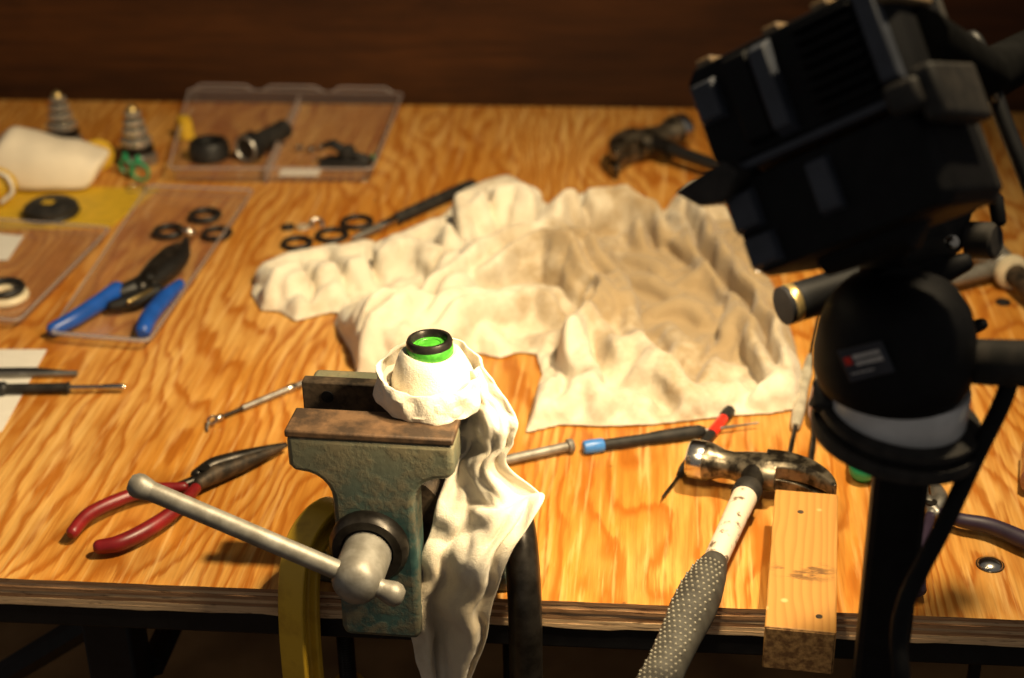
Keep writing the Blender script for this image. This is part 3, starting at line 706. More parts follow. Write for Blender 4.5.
driver('stubby_screwdriver', 'dark screwdriver with a flat steel tip at the left edge', (-70, 396), (126, 393), 0, .0070, [
    ('handle', 'rubber', [(0, .006), (.05, .0068), (.33, .0068), (.36, .0050)]), ('collar', 'rubber', [(.355, .0070), (.385, .0072), (.40, .0050)]), ('barrel', 'dusty', [(.39, .0048), (.70, .0050), (.705, .0060), (.715, .0060), (.72, .004)]),
    ('blade', 'chrome', [(.715, .0026), (.86, .0024), (.93, .0032), (.985, .0034), (1, .002)])], 'tools at the left edge')
t_, L_ = lay('steel_pick', 'slim steel pick lying on white paper at the left edge', 'pick', (-60, 379), (78, 377), 0)
MB().tube([(0, 0, .0045), (L_*.5, 0, .0045), (L_, 0, .004)], [.0042, .0042, .0030], 12).build('rod', M['steel'], t_)
MB().tube([(0, .001, .0085), (L_*.7, .001, .0080), (L_*.93, .001, .006)], [.0030, .0030, .001], 10).build('dark_rib', M['rubber'], t_)
t_, L_ = lay('hooked_probe', 'small steel probe with a bent hooked end, left of the vise', 'probe', (306, 386), (205, 428), 0)
MB().tube([(0, 0, .0045), (L_*.64, 0, .0045)], .0031, 12).build('body', M['steel'], t_)
MB().lathe([(.0034, 0), (.0040, .002), (.0040, .008), (.0034, .010)], (L_*.10, 0, .0045), (1, 0, 0), 14).build('ring', M['chrome'], t_)
MB().tube([(L_*.62, 0, .0045), (L_*.83, 0, .0045)], .0019, 10).build('dark_rod', M['darksteel'], t_)
MB().lathe([(.0019, 0), (.0034, .002), (.0034, .007), (.0020, .009)], (L_*.82, 0, .0045), (1, 0, 0), 14).build('ferrule', M['chrome'], t_)
MB().torus((L_*.93, .001, .0056), .0042, .0012, (.5, .3, .8), 16, 6).build('loop', M['chrome'], t_)
MB().tube([(L_*.96, 0, .005), (L_*1.0, .004, .003), (L_*1.03, .010, .002)], [.0014, .0012, .0008], 8).build('hook', M['steel'], t_)

# ------------------------------------------------------------------ pliers
def plier(name, label, piv, z, parts, group='pliers on the bench'):
    p = at(*piv, z); t_ = thing(name, label, 'pliers', (p.x, p.y, 0), 0, group, world=True)
    for nm, mt, pts, rr, sx in parts:
        P = catmull([at(x, y, zz) for x, y, zz in pts], 6); MB().tube(P, lerpl(rr, 6), 12, sx=sx, rnd=True).build(nm, M[mt], t_, sub=0)
    MB().lathe([(.0055, 0), (.0055, .0015), (.003, .002)], (p.x, p.y, z+.0052), n=14).build('rivet', M['darksteel'], t_)
    return t_
plier('needle_nose_pliers', 'needle-nose pliers with red grips and dark jaws, left of the vise', (205, 474), .012, [
    ('handle', 'red', [(72, 533, .010), (88, 515, .012), (118, 500, .012), (150, 490, .012), (185, 487, .012)], [.0055, .0062, .0060, .0056, .0045], 1.0),
    ('handle', 'red', [(98, 547, .009), (120, 543, .010), (150, 528, .011), (178, 508, .012), (196, 488, .012)], [.0060, .0070, .0070, .0062, .0050], 1.0),
    ('tang', 'darksteel', [(178, 487, .012), (196, 480, .012), (212, 474, .012)], [.0042, .0045, .006], 1.1),
    ('jaw', 'darksteel', [(196, 476, .012), (214, 466, .012), (240, 458, .011), (266, 450, .010), (286, 444, .009)], [.0060, .0080, .0072, .0044, .0018], 1.0),
    ('jaw', 'rustdark', [(198, 484, .011), (216, 474, .011), (242, 464, .010), (268, 453, .009), (287, 445, .008)], [.0060, .0085, .0070, .0042, .0018], 1.0)])
plier('side_cutters', 'pliers with dark purple grips on the right of the stand', (930, 508), .011, [
    ('handle', 'purple', [(938, 512, .011), (960, 520, .012), (990, 526, .012), (1024, 540, .012), (1060, 556, .012)], [.0040, .0060, .0068, .0075, .0070], 1.0),
    ('handle', 'purple', [(930, 516, .011), (924, 535, .012), (916, 560, .012), (918, 590, .012)], [.0045, .0065, .0075, .0065], 1.0),
    ('jaw', 'steel', [(938, 514, .011), (928, 505, .011), (922, 496, .010), (926, 480, .009)], [.0045, .0085, .0060, .0018], 1.0),
    ('jaw', 'steel', [(930, 516, .0105), (940, 502, .0105), (936, 488, .009), (930, 474, .008)], [.0045, .0080, .0055, .0016], 1.0)])
plier('cable_cutters', 'cable cutters with bright blue grips lying in the clear plastic tray', (150, 285), .016, [
    ('handle', 'blue', [(52, 330, .010), (75, 318, .013), (100, 302, .015), (118, 290, .016)], [.0075, .0088, .0092, .0105], 1.0),
    ('handle', 'blue', [(143, 331, .010), (150, 316, .013), (165, 298, .015), (180, 284, .016)], [.0085, .0095, .0090, .0060], 1.0),
    ('tang', 'rubber', [(116, 293, .015), (132, 288, .016), (150, 280, .017)], [.0075, .0090, .0100], 1.2),
    ('tang', 'rubber', [(110, 306, .012), (134, 300, .013), (158, 290, .014)], [.0050, .0090, .0080], 1.2),
    ('jaw', 'darksteel', [(140, 288, .016), (158, 268, .016), (170, 255, .015), (178, 246, .013)], [.0100, .0130, .0110, .0050], 1.1),
    ('jaw', 'rubber', [(150, 285, .014), (168, 270, .014), (182, 258, .013), (186, 240, .012)], [.0080, .0110, .0080, .0040], 1.1),
    ('spring', 'brass', [(128, 302, .019), (140, 296, .020), (152, 290, .019)], [.0025, .0028, .0025], 1.0)])

# ------------------------------------------------------------------ small things on the right
p = at(990, 565); t_ = thing('domed_bolt', 'shiny domed bolt head set into the plywood at the right', 'bolt', (p.x, p.y, 0))
MB().lathe([(.0105, 0), (.0103, .0012), (.0085, .0032), (.0045, .0046), (.001, .005)], n=24).build('dome', M['chrome'], t_)
MB().lathe([(.0113, 0), (.0113, .0008)], n=24).build('rim', M['darksteel'], t_)
p = at(1003, 303); t_ = thing('rubber_plug', 'small flat black plug on the plywood near the ribbed tool', 'plug', (p.x, p.y, 0))
MB().lathe([(.0080, 0), (.0078, .0020), (.0062, .0026), (.0058, .0016), (.001, .0016)], n=20).build('disc', M['rubber'], t_)
p = at(1030, 482); t_ = thing('tool_handle', 'dark reddish-brown handle at the right edge of the bench', 'handle', (p.x, p.y, 0))
MB().lathe([(.012, -.03), (.016, -.026), (.016, .03), (.013, .035)], (.006, 0, .016), (.2, 1, 0), 18).build('barrel', M['amber'], t_)
a = at(930, 285, .016); b = at(1006, 266, .016); t_ = thing('ratchet_tool', 'grey steel bar tool with a ribbed collar behind the lamp stand', 'tool', (a.x, a.y, 0), 0, None, world=True)
d = (b-a).normalized()
MB().tube([a-d*.05, a, b-d*.008], [.0085, .0085, .0095], 14).build('bar', M['zinc'], t_)
c0 = at(984, 250, .020); c1 = at(1012, 272, .020); c2 = at(1040, 296, .020); dd = (c1-c0).normalized(); Lc = (c1-c0).length
pr = []
for k in range(5): pr += [(.0165-.001*k, k*Lc/5), (.0185-.001*k, k*Lc/5+.002), (.0185-.001*k, k*Lc/5+Lc/5-.003), (.0160-.001*k, k*Lc/5+Lc/5-.001)]
MB().lathe(pr, c0, dd, 24).build('ribbed_collar', M['zinc'], t_)
MB().lathe([(.0130, 0), (.0190, .002), (.0190, .010), (.0150, .013)], c1 - dd*.006, dd, 24).build('ring', M['ivory'], t_)
MB().tube([c1, c2], [.0120, .0130], 18).build('knurled_grip', M['rustdark'], t_)

# ------------------------------------------------------------------ O-rings
def oring(px, py, R, r, mat, label, group, z=0.0, tilt_=(0, 0, 1), name='o_ring'):
    p = at(px, py, z+r)
    o = MB().torus((0, 0, r), R, r, tilt_, 36, 10).build(name, M[mat], None); o.location = (p.x, p.y, z)
    return tag(o, label, 'ring', group)
G1 = 'rubber rings by the black pen'
oring(297, 243, .0158, .0034, 'rubber', 'black rubber O-ring, leftmost of the three above the cloth', G1)
oring(332, 235, .0172, .0034, 'rubber', 'black rubber O-ring, middle of the three above the cloth', G1)
oring(357, 222, .0172, .0034, 'rubber', 'black rubber O-ring, rearmost of the three, nearest the black pen', G1)
oring(288, 227, .0066, .0022, 'rubber', 'tiny black O-ring behind the three larger ones', 'tiny rings')
oring(303, 227, .0062, .0018, 'clearhandle', 'tiny pale clear ring between small black and silver rings', 'tiny rings')
oring(317, 224, .0072, .0022, 'chrome', 'tiny silver ring next to the middle black O-ring', 'tiny rings', 0, (.25, -.6, .75))
G2 = 'rings in the clear tray'
oring(205, 215, .0172, .0036, 'rubber', 'black O-ring at the back of the clear tray above the blue cutters', G2, .003)
oring(169, 231, .0165, .0036, 'rubber', 'black O-ring at the left of the cutter jaws in the clear tray', G2, .003)
oring(217, 233, .0160, .0030, 'rubber', 'black O-ring at the right of the cutter jaws in the clear tray', G2, .003)
oring(189, 231, .0085, .0022, 'chrome', 'small silver ring between the black O-rings in the tray', G2, .010, (.3, .3, .8))
oring(3, 288, .0200, .0040, 'rubber', 'black ring on top of ivory rings at the left edge', 'rings at the left edge', .010)
oring(5, 296, .0215, .0048, 'ivory', 'ivory plastic ring under the black ring at the left edge', 'rings at the left edge', .0005)

# black pen behind the cloth
t_, L_ = lay('marker_pen', 'black pen with a silver band poking out from behind the big cloth', 'pen', (352, 246), (474, 190), 0)
MB().lathe([(.0015, 0), (.0042, .012), (.0050, L_*.22)], (0, 0, .0085), (1, 0, 0), 16).build('tip', M['steel'], t_)
MB().lathe([(.0052, L_*.22), (.0056, L_*.225), (.0056, L_*.34), (.0052, L_*.345)], (0, 0, .0085), (1, 0, 0), 16).build('band', M['chrome'], t_)
MB().lathe([(.0065, L_*.34), (.0075, L_*.36), (.0080, L_*.9), (.0070, L_*.985)], (0, 0, .0085), (1, 0, 0), 18).build('barrel', M['dusty'], t_)
MB().lathe([(.0062, L_*.985), (.0058, L_), (.003, L_*1.012)], (0, 0, .0085), (1, 0, 0), 16).build('end_cap', M['chrome'], t_)

# ------------------------------------------------------------------ clear trays and box
def tray(name, label, quad, h, lip, group, mat='clear', flare=.06, cat='tray'):
    P = [at(*q_) for q_ in quad]; c = sum(P, V((0,0,0)))/4
    t_ = thing(name, label, cat, (c.x, c.y, 0), 0, group, world=True)
    def ring(k, z, r=.14):
        Q = [c + (p-c)*k for p in P]; out_ = []
        for i in range(4):
            a_, b_, d_ = Q[i-1], Q[i], Q[(i+1) % 4]
            out_ += [b_ + (a_-b_).normalized()*.008 + V((0,0,z)), b_ + ((a_-b_).normalized()+(d_-b_).normalized())*.0022 + V((0,0,z)), b_ + (d_-b_).normalized()*.008 + V((0,0,z))]
        return out_
    mb = MB(); mb.loft([ring(1-flare, .0006), ring(1-flare*.9, .0010)], cap=True); mb.build('tray_floor', M[mat], t_)
    mb = MB(); mb.loft([ring(1-flare*.9, .0006), ring(1, h)], cap=False); mb.build('tray_wall', M[mat], t_, solid=.0007)
    mb = MB(); mb.loft([ring(1, h), ring(1+lip*.8, h+.0004), ring(1+lip, h-.0015)], cap=False); mb.build('rim', M['clearrim'], t_, solid=.0010)
    return t_, c
GT = 'clear packaging trays'
tr, c = tray('blister_tray', 'clear plastic tray holding the blue cutters', [(54, 342), (150, 350), (253, 200), (150, 196)], .013, .03, GT)
tr, c = tray('blister_tray', 'clear plastic tray at the left edge with the ivory rings', [(-110, 318), (20, 330), (110, 238), (-20, 228)], .013, .03, GT)
q = [(172, 183), (372, 184), (402, 108), (192, 104)]
bx_, c = tray('parts_box', 'clear plastic compartment box of black parts at the back of the bench', q, .022, .02, None, cat='box', flare=.03)
A0, A1, B0, B1 = at(265, 184), at(372, 184), at(300, 107), at(402, 108)
MB().loft([[A0, B0, B0+V((0,0,.020)), A0+V((0,0,.020))], [A0+V((.001,0,0)), B0+V((.001,0,0)), B0+V((.001,0,.020)), A0+V((.001,0,.020))]]).build('divider', M['clearrim'], bx_)
bk = [at(192, 104), at(402, 108)]
hm = MB()
for k in range(3):   # scalloped hinge lip along the back
    p0 = bk[0].lerp(bk[1], .02+k*.33); p1 = bk[0].lerp(bk[1], .30+k*.33)
    hm.tube([p0+V((0,0,.023)), p0.lerp(p1, .12)+V((0,0,.030)), p0.lerp(p1, .88)+V((0,0,.030)), p1+V((0,0,.023))], .0016, 6)
hm.build('hinge_lip', M['clearrim'], bx_)

def part_thing(name, label, cat, px, py, z=.0015, rz=0, group='parts in the clear box'):
    p = at(px, py, z); return thing(name, label, cat, (p.x, p.y, z), rz, group)
t_ = part_thing('rubber_boot', 'round black rubber boot in the left part of the clear box', 'boot', 210, 158)
MB().lathe([(.024, 0), (.027, .003), (.027, .020), (.024, .025), (.017, .025), (.015, .010), (.001, .010)], n=28).build('shell', M['rubber'], t_)
MB().torus((0, 0, .012), .0265, .0016, (0,0,1), 28, 6).build('bead', M['dusty'], t_)
t_ = part_thing('tube_fitting', 'black tube fitting lying open end first in the clear box', 'fitting', 247, 163, .0015, math.radians(62))
MB().lathe([(.014, .0), (.0195, .001), (.0195, .018), (.0165, .020)], (0, 0, .0195), (1, 0, .02), 24).build('socket', M['rubber'], t_)
MB().torus((0, 0, .0195), .0165, .0024, (1, 0, 0), 24, 6).build('rim', M['steel'], t_)
MB().lathe([(.0135, .018), (.0135, .080), (.0110, .083)], (0, 0, .0195), (1, 0, .05), 20).build('barrel', M['dusty'], t_)
t_ = part_thing('label_card', 'small white card on the floor of the clear box', 'card', 300, 172, .0022, .05)
MB().box((0, 0, .0004), (.052, .028, .0008)).build('card', M['white'], t_)
for k, (px, py, s_) in enumerate(((300, 151, 1), (312, 152, 1.2), (322, 150, .9))):
    t_ = part_thing('steel_nut', ('small steel nut in the clear box, leftmost of three', 'small steel nut in the clear box, middle of three', 'small steel nut in the clear box, rightmost of three')[k], 'nut', px, py, .0015, k)
    MB().lathe([(.0045*s_, 0), (.0058*s_, .001), (.0058*s_, .006), (.0045*s_, .007), (.003*s_, .007), (.0028*s_, .001)], n=6).build('hexagon', M['chrome'], t_, bevel=.0004)
t_ = part_thing('black_bracket', 'small heap-shaped black bracket on the right of the clear box', 'bracket', 347, 166)
MB().prism([(-.036, -.012), (-.02, -.018), (.03, -.014), (.036, .004), (.012, .014), (-.026, .010)], 0, .012).build('foot', M['rubber'], t_, bevel=.002)
MB().lathe([(.012, 0), (.012, .012), (.008, .016)], (.002, 0, .012), (-.2, .1, 1), 16).build('post', M['dusty'], t_)
MB().tube([(.0, 0, .02), (-.018, .004, .030), (-.030, .006, .026)], [.007, .006, .004], 10, rnd=True).build('arm', M['rubber'], t_)
MB().tube([(.01, -.006, .018), (.03, -.006, .012)], .006, 10, rnd=True).build('arm', M['dusty'], t_)
t_ = part_thing('green_clip', 'tiny green clip beside the black bracket in the clear box', 'clip', 374, 163)
MB().box((0, 0, .005), (.008, .010, .008)).build('body', M['green'], t_, bevel=.0015); MB().box((0, -.004, .011), (.003, .003, .006)).build('tab', M['green'], t_, bevel=.0008)

t_ = part_thing('yellow_wrapper', 'crumpled bit of yellow wrapper in the back left corner of the clear box', 'wrapper', 186, 138)
rings = [[V((.013*math.cos(2*PI*k/14)*(1+.35*mnoise.noise((k*.9, i*.8, 2)))*(1-i*.10), .010*math.sin(2*PI*k/14)*(1+.35*mnoise.noise((k*.9, i*.8, 5))), .0005+i*.0075)) for k in range(14)] for i in range(5)]
MB().loft(rings).build('crumple', M['yellowcard'], t_, sharp=20)
# ------------------------------------------------------------------ fittings, white bundle, yellow packaging at the back left
def fitting(px, py, label, hgt):
    p = at(px, py); t_ = thing('ribbed_fitting', label, 'fitting', (p.x, p.y, 0), .3, 'stepped metal fittings'); k = hgt/.078
    MB().lathe([(.024, 0), (.0265, .002), (.0265, .016), (.024, .018)], n=6).build('hex_base', M['steel'], t_, bevel=.0012)
    MB().lathe([(.0225, .018), (.0225, .024*k), (.0190, .026*k)], n=24).build('lower_step', M['darksteel'], t_)
    for r0, z0_, z1_ in ((.0205, .026, .036), (.0165, .039, .049), (.0140, .052, .060), (.0110, .063, .071)):
        MB().lathe([(r0-.003, z0_*k), (r0, (z0_+.002)*k), (r0, (z1_-.002)*k), (r0-.003, z1_*k)], n=24).build('ring_step', M['bright'], t_)
    MB().lathe([(.0125, .030*k), (.0095, .050*k), (.0070, .070*k)], n=20).build('stem', M['rubber'], t_)
    MB().lathe([(.0080, .070*k), (.0075, .074*k), (.0040, .078*k), (.002, .079*k)], n=20).build('nipple', M['brass'], t_)
fitting(65, 147, 'stepped chrome fitting behind the white folded cloth', .080)
fitting(139, 164, 'stepped chrome fitting standing by the green clips', .082)
pts = [(0, 178), (30, 190), (105, 186), (108, 160), (60, 150), (20, 150)]
p = at(46, 184)
t_ = thing('folded_cloth', 'small white folded cloth on the yellow package at the back left', 'cloth', (p.x, p.y, .003), .06)
rings = []
for i in range(15):
    u = i/14; x = -.085 + .162*u; hh = (.082-.046*u)*(1-.55*max(0, .22-u)/.22); ww = .030+.010*math.sin(PI*u); ring = []
    for k in range(20):
        a_ = 2*PI*k/20; c_, s_ = math.cos(a_), math.sin(a_)
        yy = ww*math.copysign(abs(c_)**.6, c_); zz = hh*.5 + hh*.5*math.copysign(abs(s_)**.7, s_)
        nn = mnoise.noise((x*30, yy*30, zz*30))*.006*(1 if s_ > -.6 else 0)
        ring.append(V((x+.012*s_, yy*(1+nn*6) + .010*(s_-.2), max(zz + nn, .0))))
    rings.append(ring)
MB().loft(rings).build('bundle', M['bundle'], t_, sub=1, sharp=180)
mb = MB()
R0 = []
for i in range(9):
    u = i/8; R0.append([V((-.088 + .02*math.sin(2.2*u) + .004*k, .004-.03+.055*u, .016+.040*math.sin(PI*(.15+.7*u))*(1-.1*k))) for k in range(3)])
mb.loft(R0, cap=False, closed=False).build('folded_flap', M['bundle'], t_, solid=.004, sub=1)

P = [at(*q_) for q_ in ((-30, 232), (112, 228), (160, 190), (10, 186))]; c = sum(P, V((0,0,0)))/4
o = MB().loft([[p_-c+V((0,0,.0004)) for p_ in P], [p_-c+V((0,0,.0022)) for p_ in P]]).build('yellow_card', M['yellowcard'], None, bevel=.0004); o.location = c
tag(o, 'flat yellow backing card under the white folded cloth', 'card')
p = at(4, 204); t_ = thing('yellow_pouch', 'puffed yellow plastic pouch at the left edge by the white cloth', 'pouch', (p.x-.012, p.y, .0024))
MB().sphere((0, 0, .024), .034, 20, 12, (1.0, .55, .70)).build('pouch', M['yellowcard'], t_)
MB().tube(catmull([(.012, -.010, .046), (.030, -.016, .040), (.034, -.018, .022), (.018, -.020, .008)], 5), .0026, 8, rnd=True).build('white_cord', M['white'], t_)
p = at(100, 170); t_ = thing('yellow_disc', 'round yellow plastic disc standing behind the white folded cloth', 'disc', (p.x, p.y, 0))
MB().lathe([(.019, -.005), (.021, -.003), (.021, .003), (.019, .005)], (0, 0, .021), (.25, -1, .12), 28).build('disc', M['yellowcard'], t_)
MB().lathe([(.008, 0), (.008, .0065), (.006, .007)], (0, 0, .021), (.25, -1, .12), 18).build('hub', M['yellowcard'], t_)
p = at(52, 214, .003); t_ = thing('cassette_cap', 'dark domed cap with a small yellow mark on the yellow card', 'cap', (p.x, p.y, .0024))
MB().lathe([(.032, 0), (.034, .004), (.033, .012), (.026, .017), (.012, .019), (.001, .0193)], n=32).build('dome', M['dusty'], t_)
MB().torus((0, 0, .004), .0335, .0018, (0,0,1), 32, 6).build('rim', M['rubber'], t_)
MB().box((.0, -.006, .0188), (.014, .012, .0012)).build('yellow_mark', M['yellowcard'], t_, bevel=.0004)
for k, (px, py, R_) in enumerate(((128, 176, .0105), (141, 182, .0125))):
    p = at(px, py); t_ = thing('green_clip', ('green plastic clip standing left by the fitting', 'green plastic ring clip leaning right by the fitting')[k], 'clip', (p.x, p.y, 0), .4*k, 'green clips')
    MB().torus((0, 0, R_+.0022), R_, .0022, (.35+.3*k, 1, .15), 22, 8).build('ring', M['green'], t_)
    MB().box((.0, .0, R_*2+.006), (.006, .003, .010)).build('tab', M['green'], t_, bevel=.0008)
p = at(136, 190); o = MB().torus((0, 0, .0016), .0125, .0016, (0,0,1), 26, 8).build('steel_ring', M['chrome'], None); o.location = (p.x, p.y, 0); tag(o, 'thin steel ring lying in front of the green clips', 'ring')
# paper
P = [at(*q_) for q_ in ((-40, 350), (47, 350), (2, 432), (-60, 440))]; c = sum(P, V((0,0,0)))/4
o = MB().loft([[p_-c+V((0,0,.0002)) for p_ in P], [p_-c+V((0,0,.0007)) for p_ in P]]).build('paper_sheet', M['white'], None); o.location = c
tag(o, 'corner of a plain white paper sheet under the tools at the left edge', 'paper')
P = [at(*q_) for q_ in ((-30, 262), (8, 262), (24, 238), (-20, 234))]; c = sum(P, V((0,0,0)))/4
o = MB().loft([[p_-c for p_ in P], [p_-c+V((0,0,.0006)) for p_ in P]]).build('paper_slip', M['white'], None); o.location = c + V((0,0,.0022))
tag(o, 'small white paper slip lying in the clear tray at the left edge', 'paper')

# ------------------------------------------------------------------ lamp stand in front of the bench
PX, PY = atD(891, 470, 1.0).to_2d()
st_ = thing('lamp_stand', 'black stand with a swivel head and silver band in front of the bench', 'stand', (PX, PY, -.9), 0, None, world=True)
zd = atY(893, 436, PY).z
pole = [(-.0165, -.013), (-.013, -.0165), (.013, -.0165), (.0165, -.013), (.0165, .013), (.013, .0165), (-.013, .0165), (-.0165, .013)]
MB().prism(pole, -.80, zd, Matrix.Translation((PX+.006, PY, 0)) @ Matrix.Rotation(-.08, 4, 'Z')).build('pole', M['black'], st_)
for k in range(3):
    a_ = 2*PI*k/3 + .5
    MB().tube([(PX, PY, -.72), (PX+.22*math.cos(a_), PY+.22*math.sin(a_)*.8, -.888)], [.011, .010], 8, rnd=True).build('leg', M['black'], st_)
MB().lathe([(.026, -.76), (.026, -.69)], (PX, PY, 0), n=16).build('leg_hub', M['black'], st_)
tl = V((.13, -.03, 1)).normalized(); B = V((PX, PY, zd)); RI = tl.to_track_quat('Z', 'Y').to_matrix()
MB().lathe([(.044, -.004), (.0520, -.001), (.0530, .004), (.0520, .008), (.046, .0085), (.046, .0115), (.0495, .0125), (.0495, .0165), (.044, .018)], B, tl, 48).build('base_plate', M['dusty'], st_)
MB().tube([atY(836, 408, PY), atY(820, 398, PY), atY(822, 384, PY+.004)], [.010, .0085, .006], 12, rnd=True).build('lock_lever', M['dusty'], st_)
zb = atY(897, 452, PY-.0415).z - zd
MB().lathe([(.0405, zb), (.0415, zb+.0015), (.0415, zb+.022), (.0405, zb+.0235)], B, (.03, 0, 1), 48).build('silver_band', M['band'], st_)
BC = B + tl*.034; BC = BC + (atY(894, 352, PY) - BC)*1.0; tl2 = tl; tl = V((.02, -.02, 1)).normalized()
hs = MB().lathe([(.0380, zd+zb+.021-BC.z), (.0440, zd+zb+.024-BC.z), (.0475, -.012), (.0482, .0), (.0465, .016), (.042, .030), (.034, .041), (.022, .047), (.008, .049)], BC, tl, 48).build('swivel_housing', M['black'], st_)
# maker's plate on the housing, towards the viewer
vd = (atD(866, 361, .9) - BC); vd = (vd - tl*vd.dot(tl)*1.0).normalized()
lat = V((0,0,1)).cross(vd).normalized(); base = BC + vd*.0478 + tl*.002
pm = Matrix((lat, vd.cross(lat)*1.0, vd)).transposed(); pm = pm @ Matrix.Rotation(math.radians(12), 3, 'Z')
pc = atD(866, 361, 1.0); rd = ray(866, 361)
# where the sight line meets the housing
best = None
for k in range(400):
    q_ = CAM + rd*(.90 + k*.0005); w_ = q_ - BC; hgt = w_.dot(tl); rad = (w_ - tl*hgt).length
    if rad < .0484: best = q_; break
base = best or base; w_ = base - BC; nrm = (w_ - tl*w_.dot(tl)).normalized()
lat = tl.cross(nrm).normalized(); upv = nrm.cross(lat)
ang = math.radians(30); e1 = lat*math.cos(ang) + upv*math.sin(ang); e2 = nrm.cross(e1); PM = Matrix((e1, e2, nrm)).transposed()
pla = MB().box(base + nrm*.0004, (.029, .020, .0022), PM).build('maker_plate', M['slate'], st_, bevel=.0006)
lp = lambda x, y, z=.0017: base + e1*x + e2*y + nrm*z
MB().box(lp(-.0098, .0030), (.0044, .0048, .0006), PM).build('red_mark', M['brightred'], pla)
mk = MB(); rg = random.Random(5)
for row, (yy, x_0, x_1, hh) in enumerate(((.0044, -.0060, .0115, .0028), (.0002, -.0055, .0120, .0030), (-.0052, -.0110, .004, .0010))):
    x = x_0
    while x < x_1:
        wd = rg.uniform(.0009, .0016); mk.box(lp(x+wd/2, yy), (wd, hh*rg.uniform(.75, 1), .0004), PM); x += wd + .0005
mk.build('plate_lettering', M['band'], pla)
# pan handle, lever, cross tube and bracket
h0 = atD(925, 362, .985); h1 = atD(955, 360, .97); h2 = atD(985, 362, .955); h3 = atD(1090, 366, .92)
MB().tube([h0, h1], [.008, .0095], 16).build('handle_neck', M['black'], st_)
MB().tube([h1, h1.lerp(h2, .3), h2, h3], [.0095, .0135, .0140, .0145], 18).build('pan_handle', M['dusty'], st_)
MB().tube([atD(940, 340, 1.03), atD(966, 330, 1.03), atD(983, 324, 1.03)], [.004, .0052, .004], 10, rnd=True).build('tension_lever', M['black'], st_)
t0, t1 = atD(790, 304, 1.005), atD(925, 262, 1.035); td = (t1-t0).normalized()
MB().tube([t0-td*.005, t1], .0125, 20).build('cross_tube', M['black'], st_)
MB().lathe([(.0122, -.002), (.0129, -.001), (.0129, .003), (.0122, .004)], t0, td, 24).build('brass_ring', M['brass'], st_)
MB().lathe([(.0126, -.0012), (.0134, 0), (.0126, .0012)], t0.lerp(t1, .68), td, 24).build('thin_ring', M['band'], st_)
MB().tube([BC+tl*.035, t0.lerp(t1, .72)], [.020, .016], 16).build('neck', M['black'], st_)
b0, b1, b2, b3 = atD(880, 262, 1.02), atD(905, 222, 1.02), atD(985, 186, 1.03), atD(990, 206, 1.03)
vn = -ray(930, 230).normalized()
def slab(mb, P, dpt): return mb.loft([[p_ for p_ in P], [p_ - vn*dpt for p_ in P]])
slab(MB(), [atD(*q_, 1.015) for q_ in ((872, 268), (905, 226), (945, 204), (984, 184), (990, 196), (972, 214), (962, 250), (925, 272))], .028).build('bracket', M['dusty'], st_, bevel=.002)
MB().tube([atD(984, 190, 1.01), atD(996, 200, 1.01), atD(999, 222, 1.01)], [.0050, .0052, .0048], 10, rnd=True).build('hook', M['black'], st_)
MB().lathe([(.012, 0), (.012, .016), (.010, .018)], atD(970, 240, 1.02), V((.8, -.5, .2)), 18).build('clamp_knob', M['dusty'], st_)
MB().lathe([(.0045, 0), (.0045, .004), (.003, .005)], atD(952, 242, 1.0), vn, 12).build('bolt', M['chrome'], st_)
MB().tube([atD(905, 290, 1.0), atD(940, 270, 1.0), atD(966, 262, 1.0)], [.012, .010, .006], 14, rnd=True).build('clamp_lever', M['black'], st_)

# ------------------------------------------------------------------ twin work light on the stand
LD = .915; o_ = atD(677, 74, LD); E1 = (atD(877, -26, LD-.075) - o_).normalized(); E2 = (atD(723, 186, LD-.01) - o_); E2 = (E2 - E1*E2.dot(E1)).normalized(); E3 = E1.cross(E2)
if E3.dot(CAM - o_) < 0: E3 = -E3            # E3 points towards the viewer
wl = thing('work_light', 'black twin-bodied work light seen from behind, mounted on the stand', 'lamp', tuple(atD(850, 265, 1.03)), 0, None, world=True)
S = LD/1600
def uv(u, v_, w_=0.0): return o_ + E1*(u*S) + E2*(v_*S) + E3*w_
def plate(mb, pts, w0, w1, k=1.0):
    P = [uv(*p_) for p_ in pts]; c_ = sum(P, V((0,0,0)))/len(P)
    return mb.loft([[p_ + E3*w0 for p_ in P], [c_ + (p_-c_)*k + E3*w1 for p_ in P]])
def body(u0, v0, u1, v1, nm):
    ch = 12; pts = [(u0+ch, v0), (u1-ch, v0), (u1, v0+ch), (u1, v1-ch), (u1-ch, v1), (u0+ch, v1), (u0, v1-ch), (u0, v0+ch)]
    b_ = plate(MB(), pts, -.075, -.010).build(nm, M['black'], wl, bevel=.002)
    plate(MB(), pts, -.010, .0, .93).build('back_cover', M['black'], b_, bevel=.0012)
    plate(MB(), [(p_[0], p_[1]) for p_ in pts], -.083, -.075, 1.0).build('rear_cover', M['dusty'], b_, bevel=.0012)
    vm = (v0+v1)/2; hv = (v1-v0)/2-10
    # lens in the lower-left end, with its lamp
    P_ = [uv(u0, vm-hv, -.066), uv(u0, vm+hv, -.066), uv(u0, vm+hv, -.014), uv(u0, vm-hv, -.014)]
    MB().loft([P_, [p_ - E1*.0012 for p_ in P_]]).build('lens', M['glow'], b_)
    c_ = uv(u0, vm, -.045) - E1*.006
    spot('lens_light', c_, c_ + AIM, LAMP_W, LAMP_C, .016, 150, 1.0)
    return b_
A_ = body(0, 0, 228, 112, 'upper_body'); B_ = body(2, 122, 222, 222, 'lower_body')
def rect(u0, v0, u1, v1): return [(u0, v0), (u1, v0), (u1, v1), (u0, v1)]
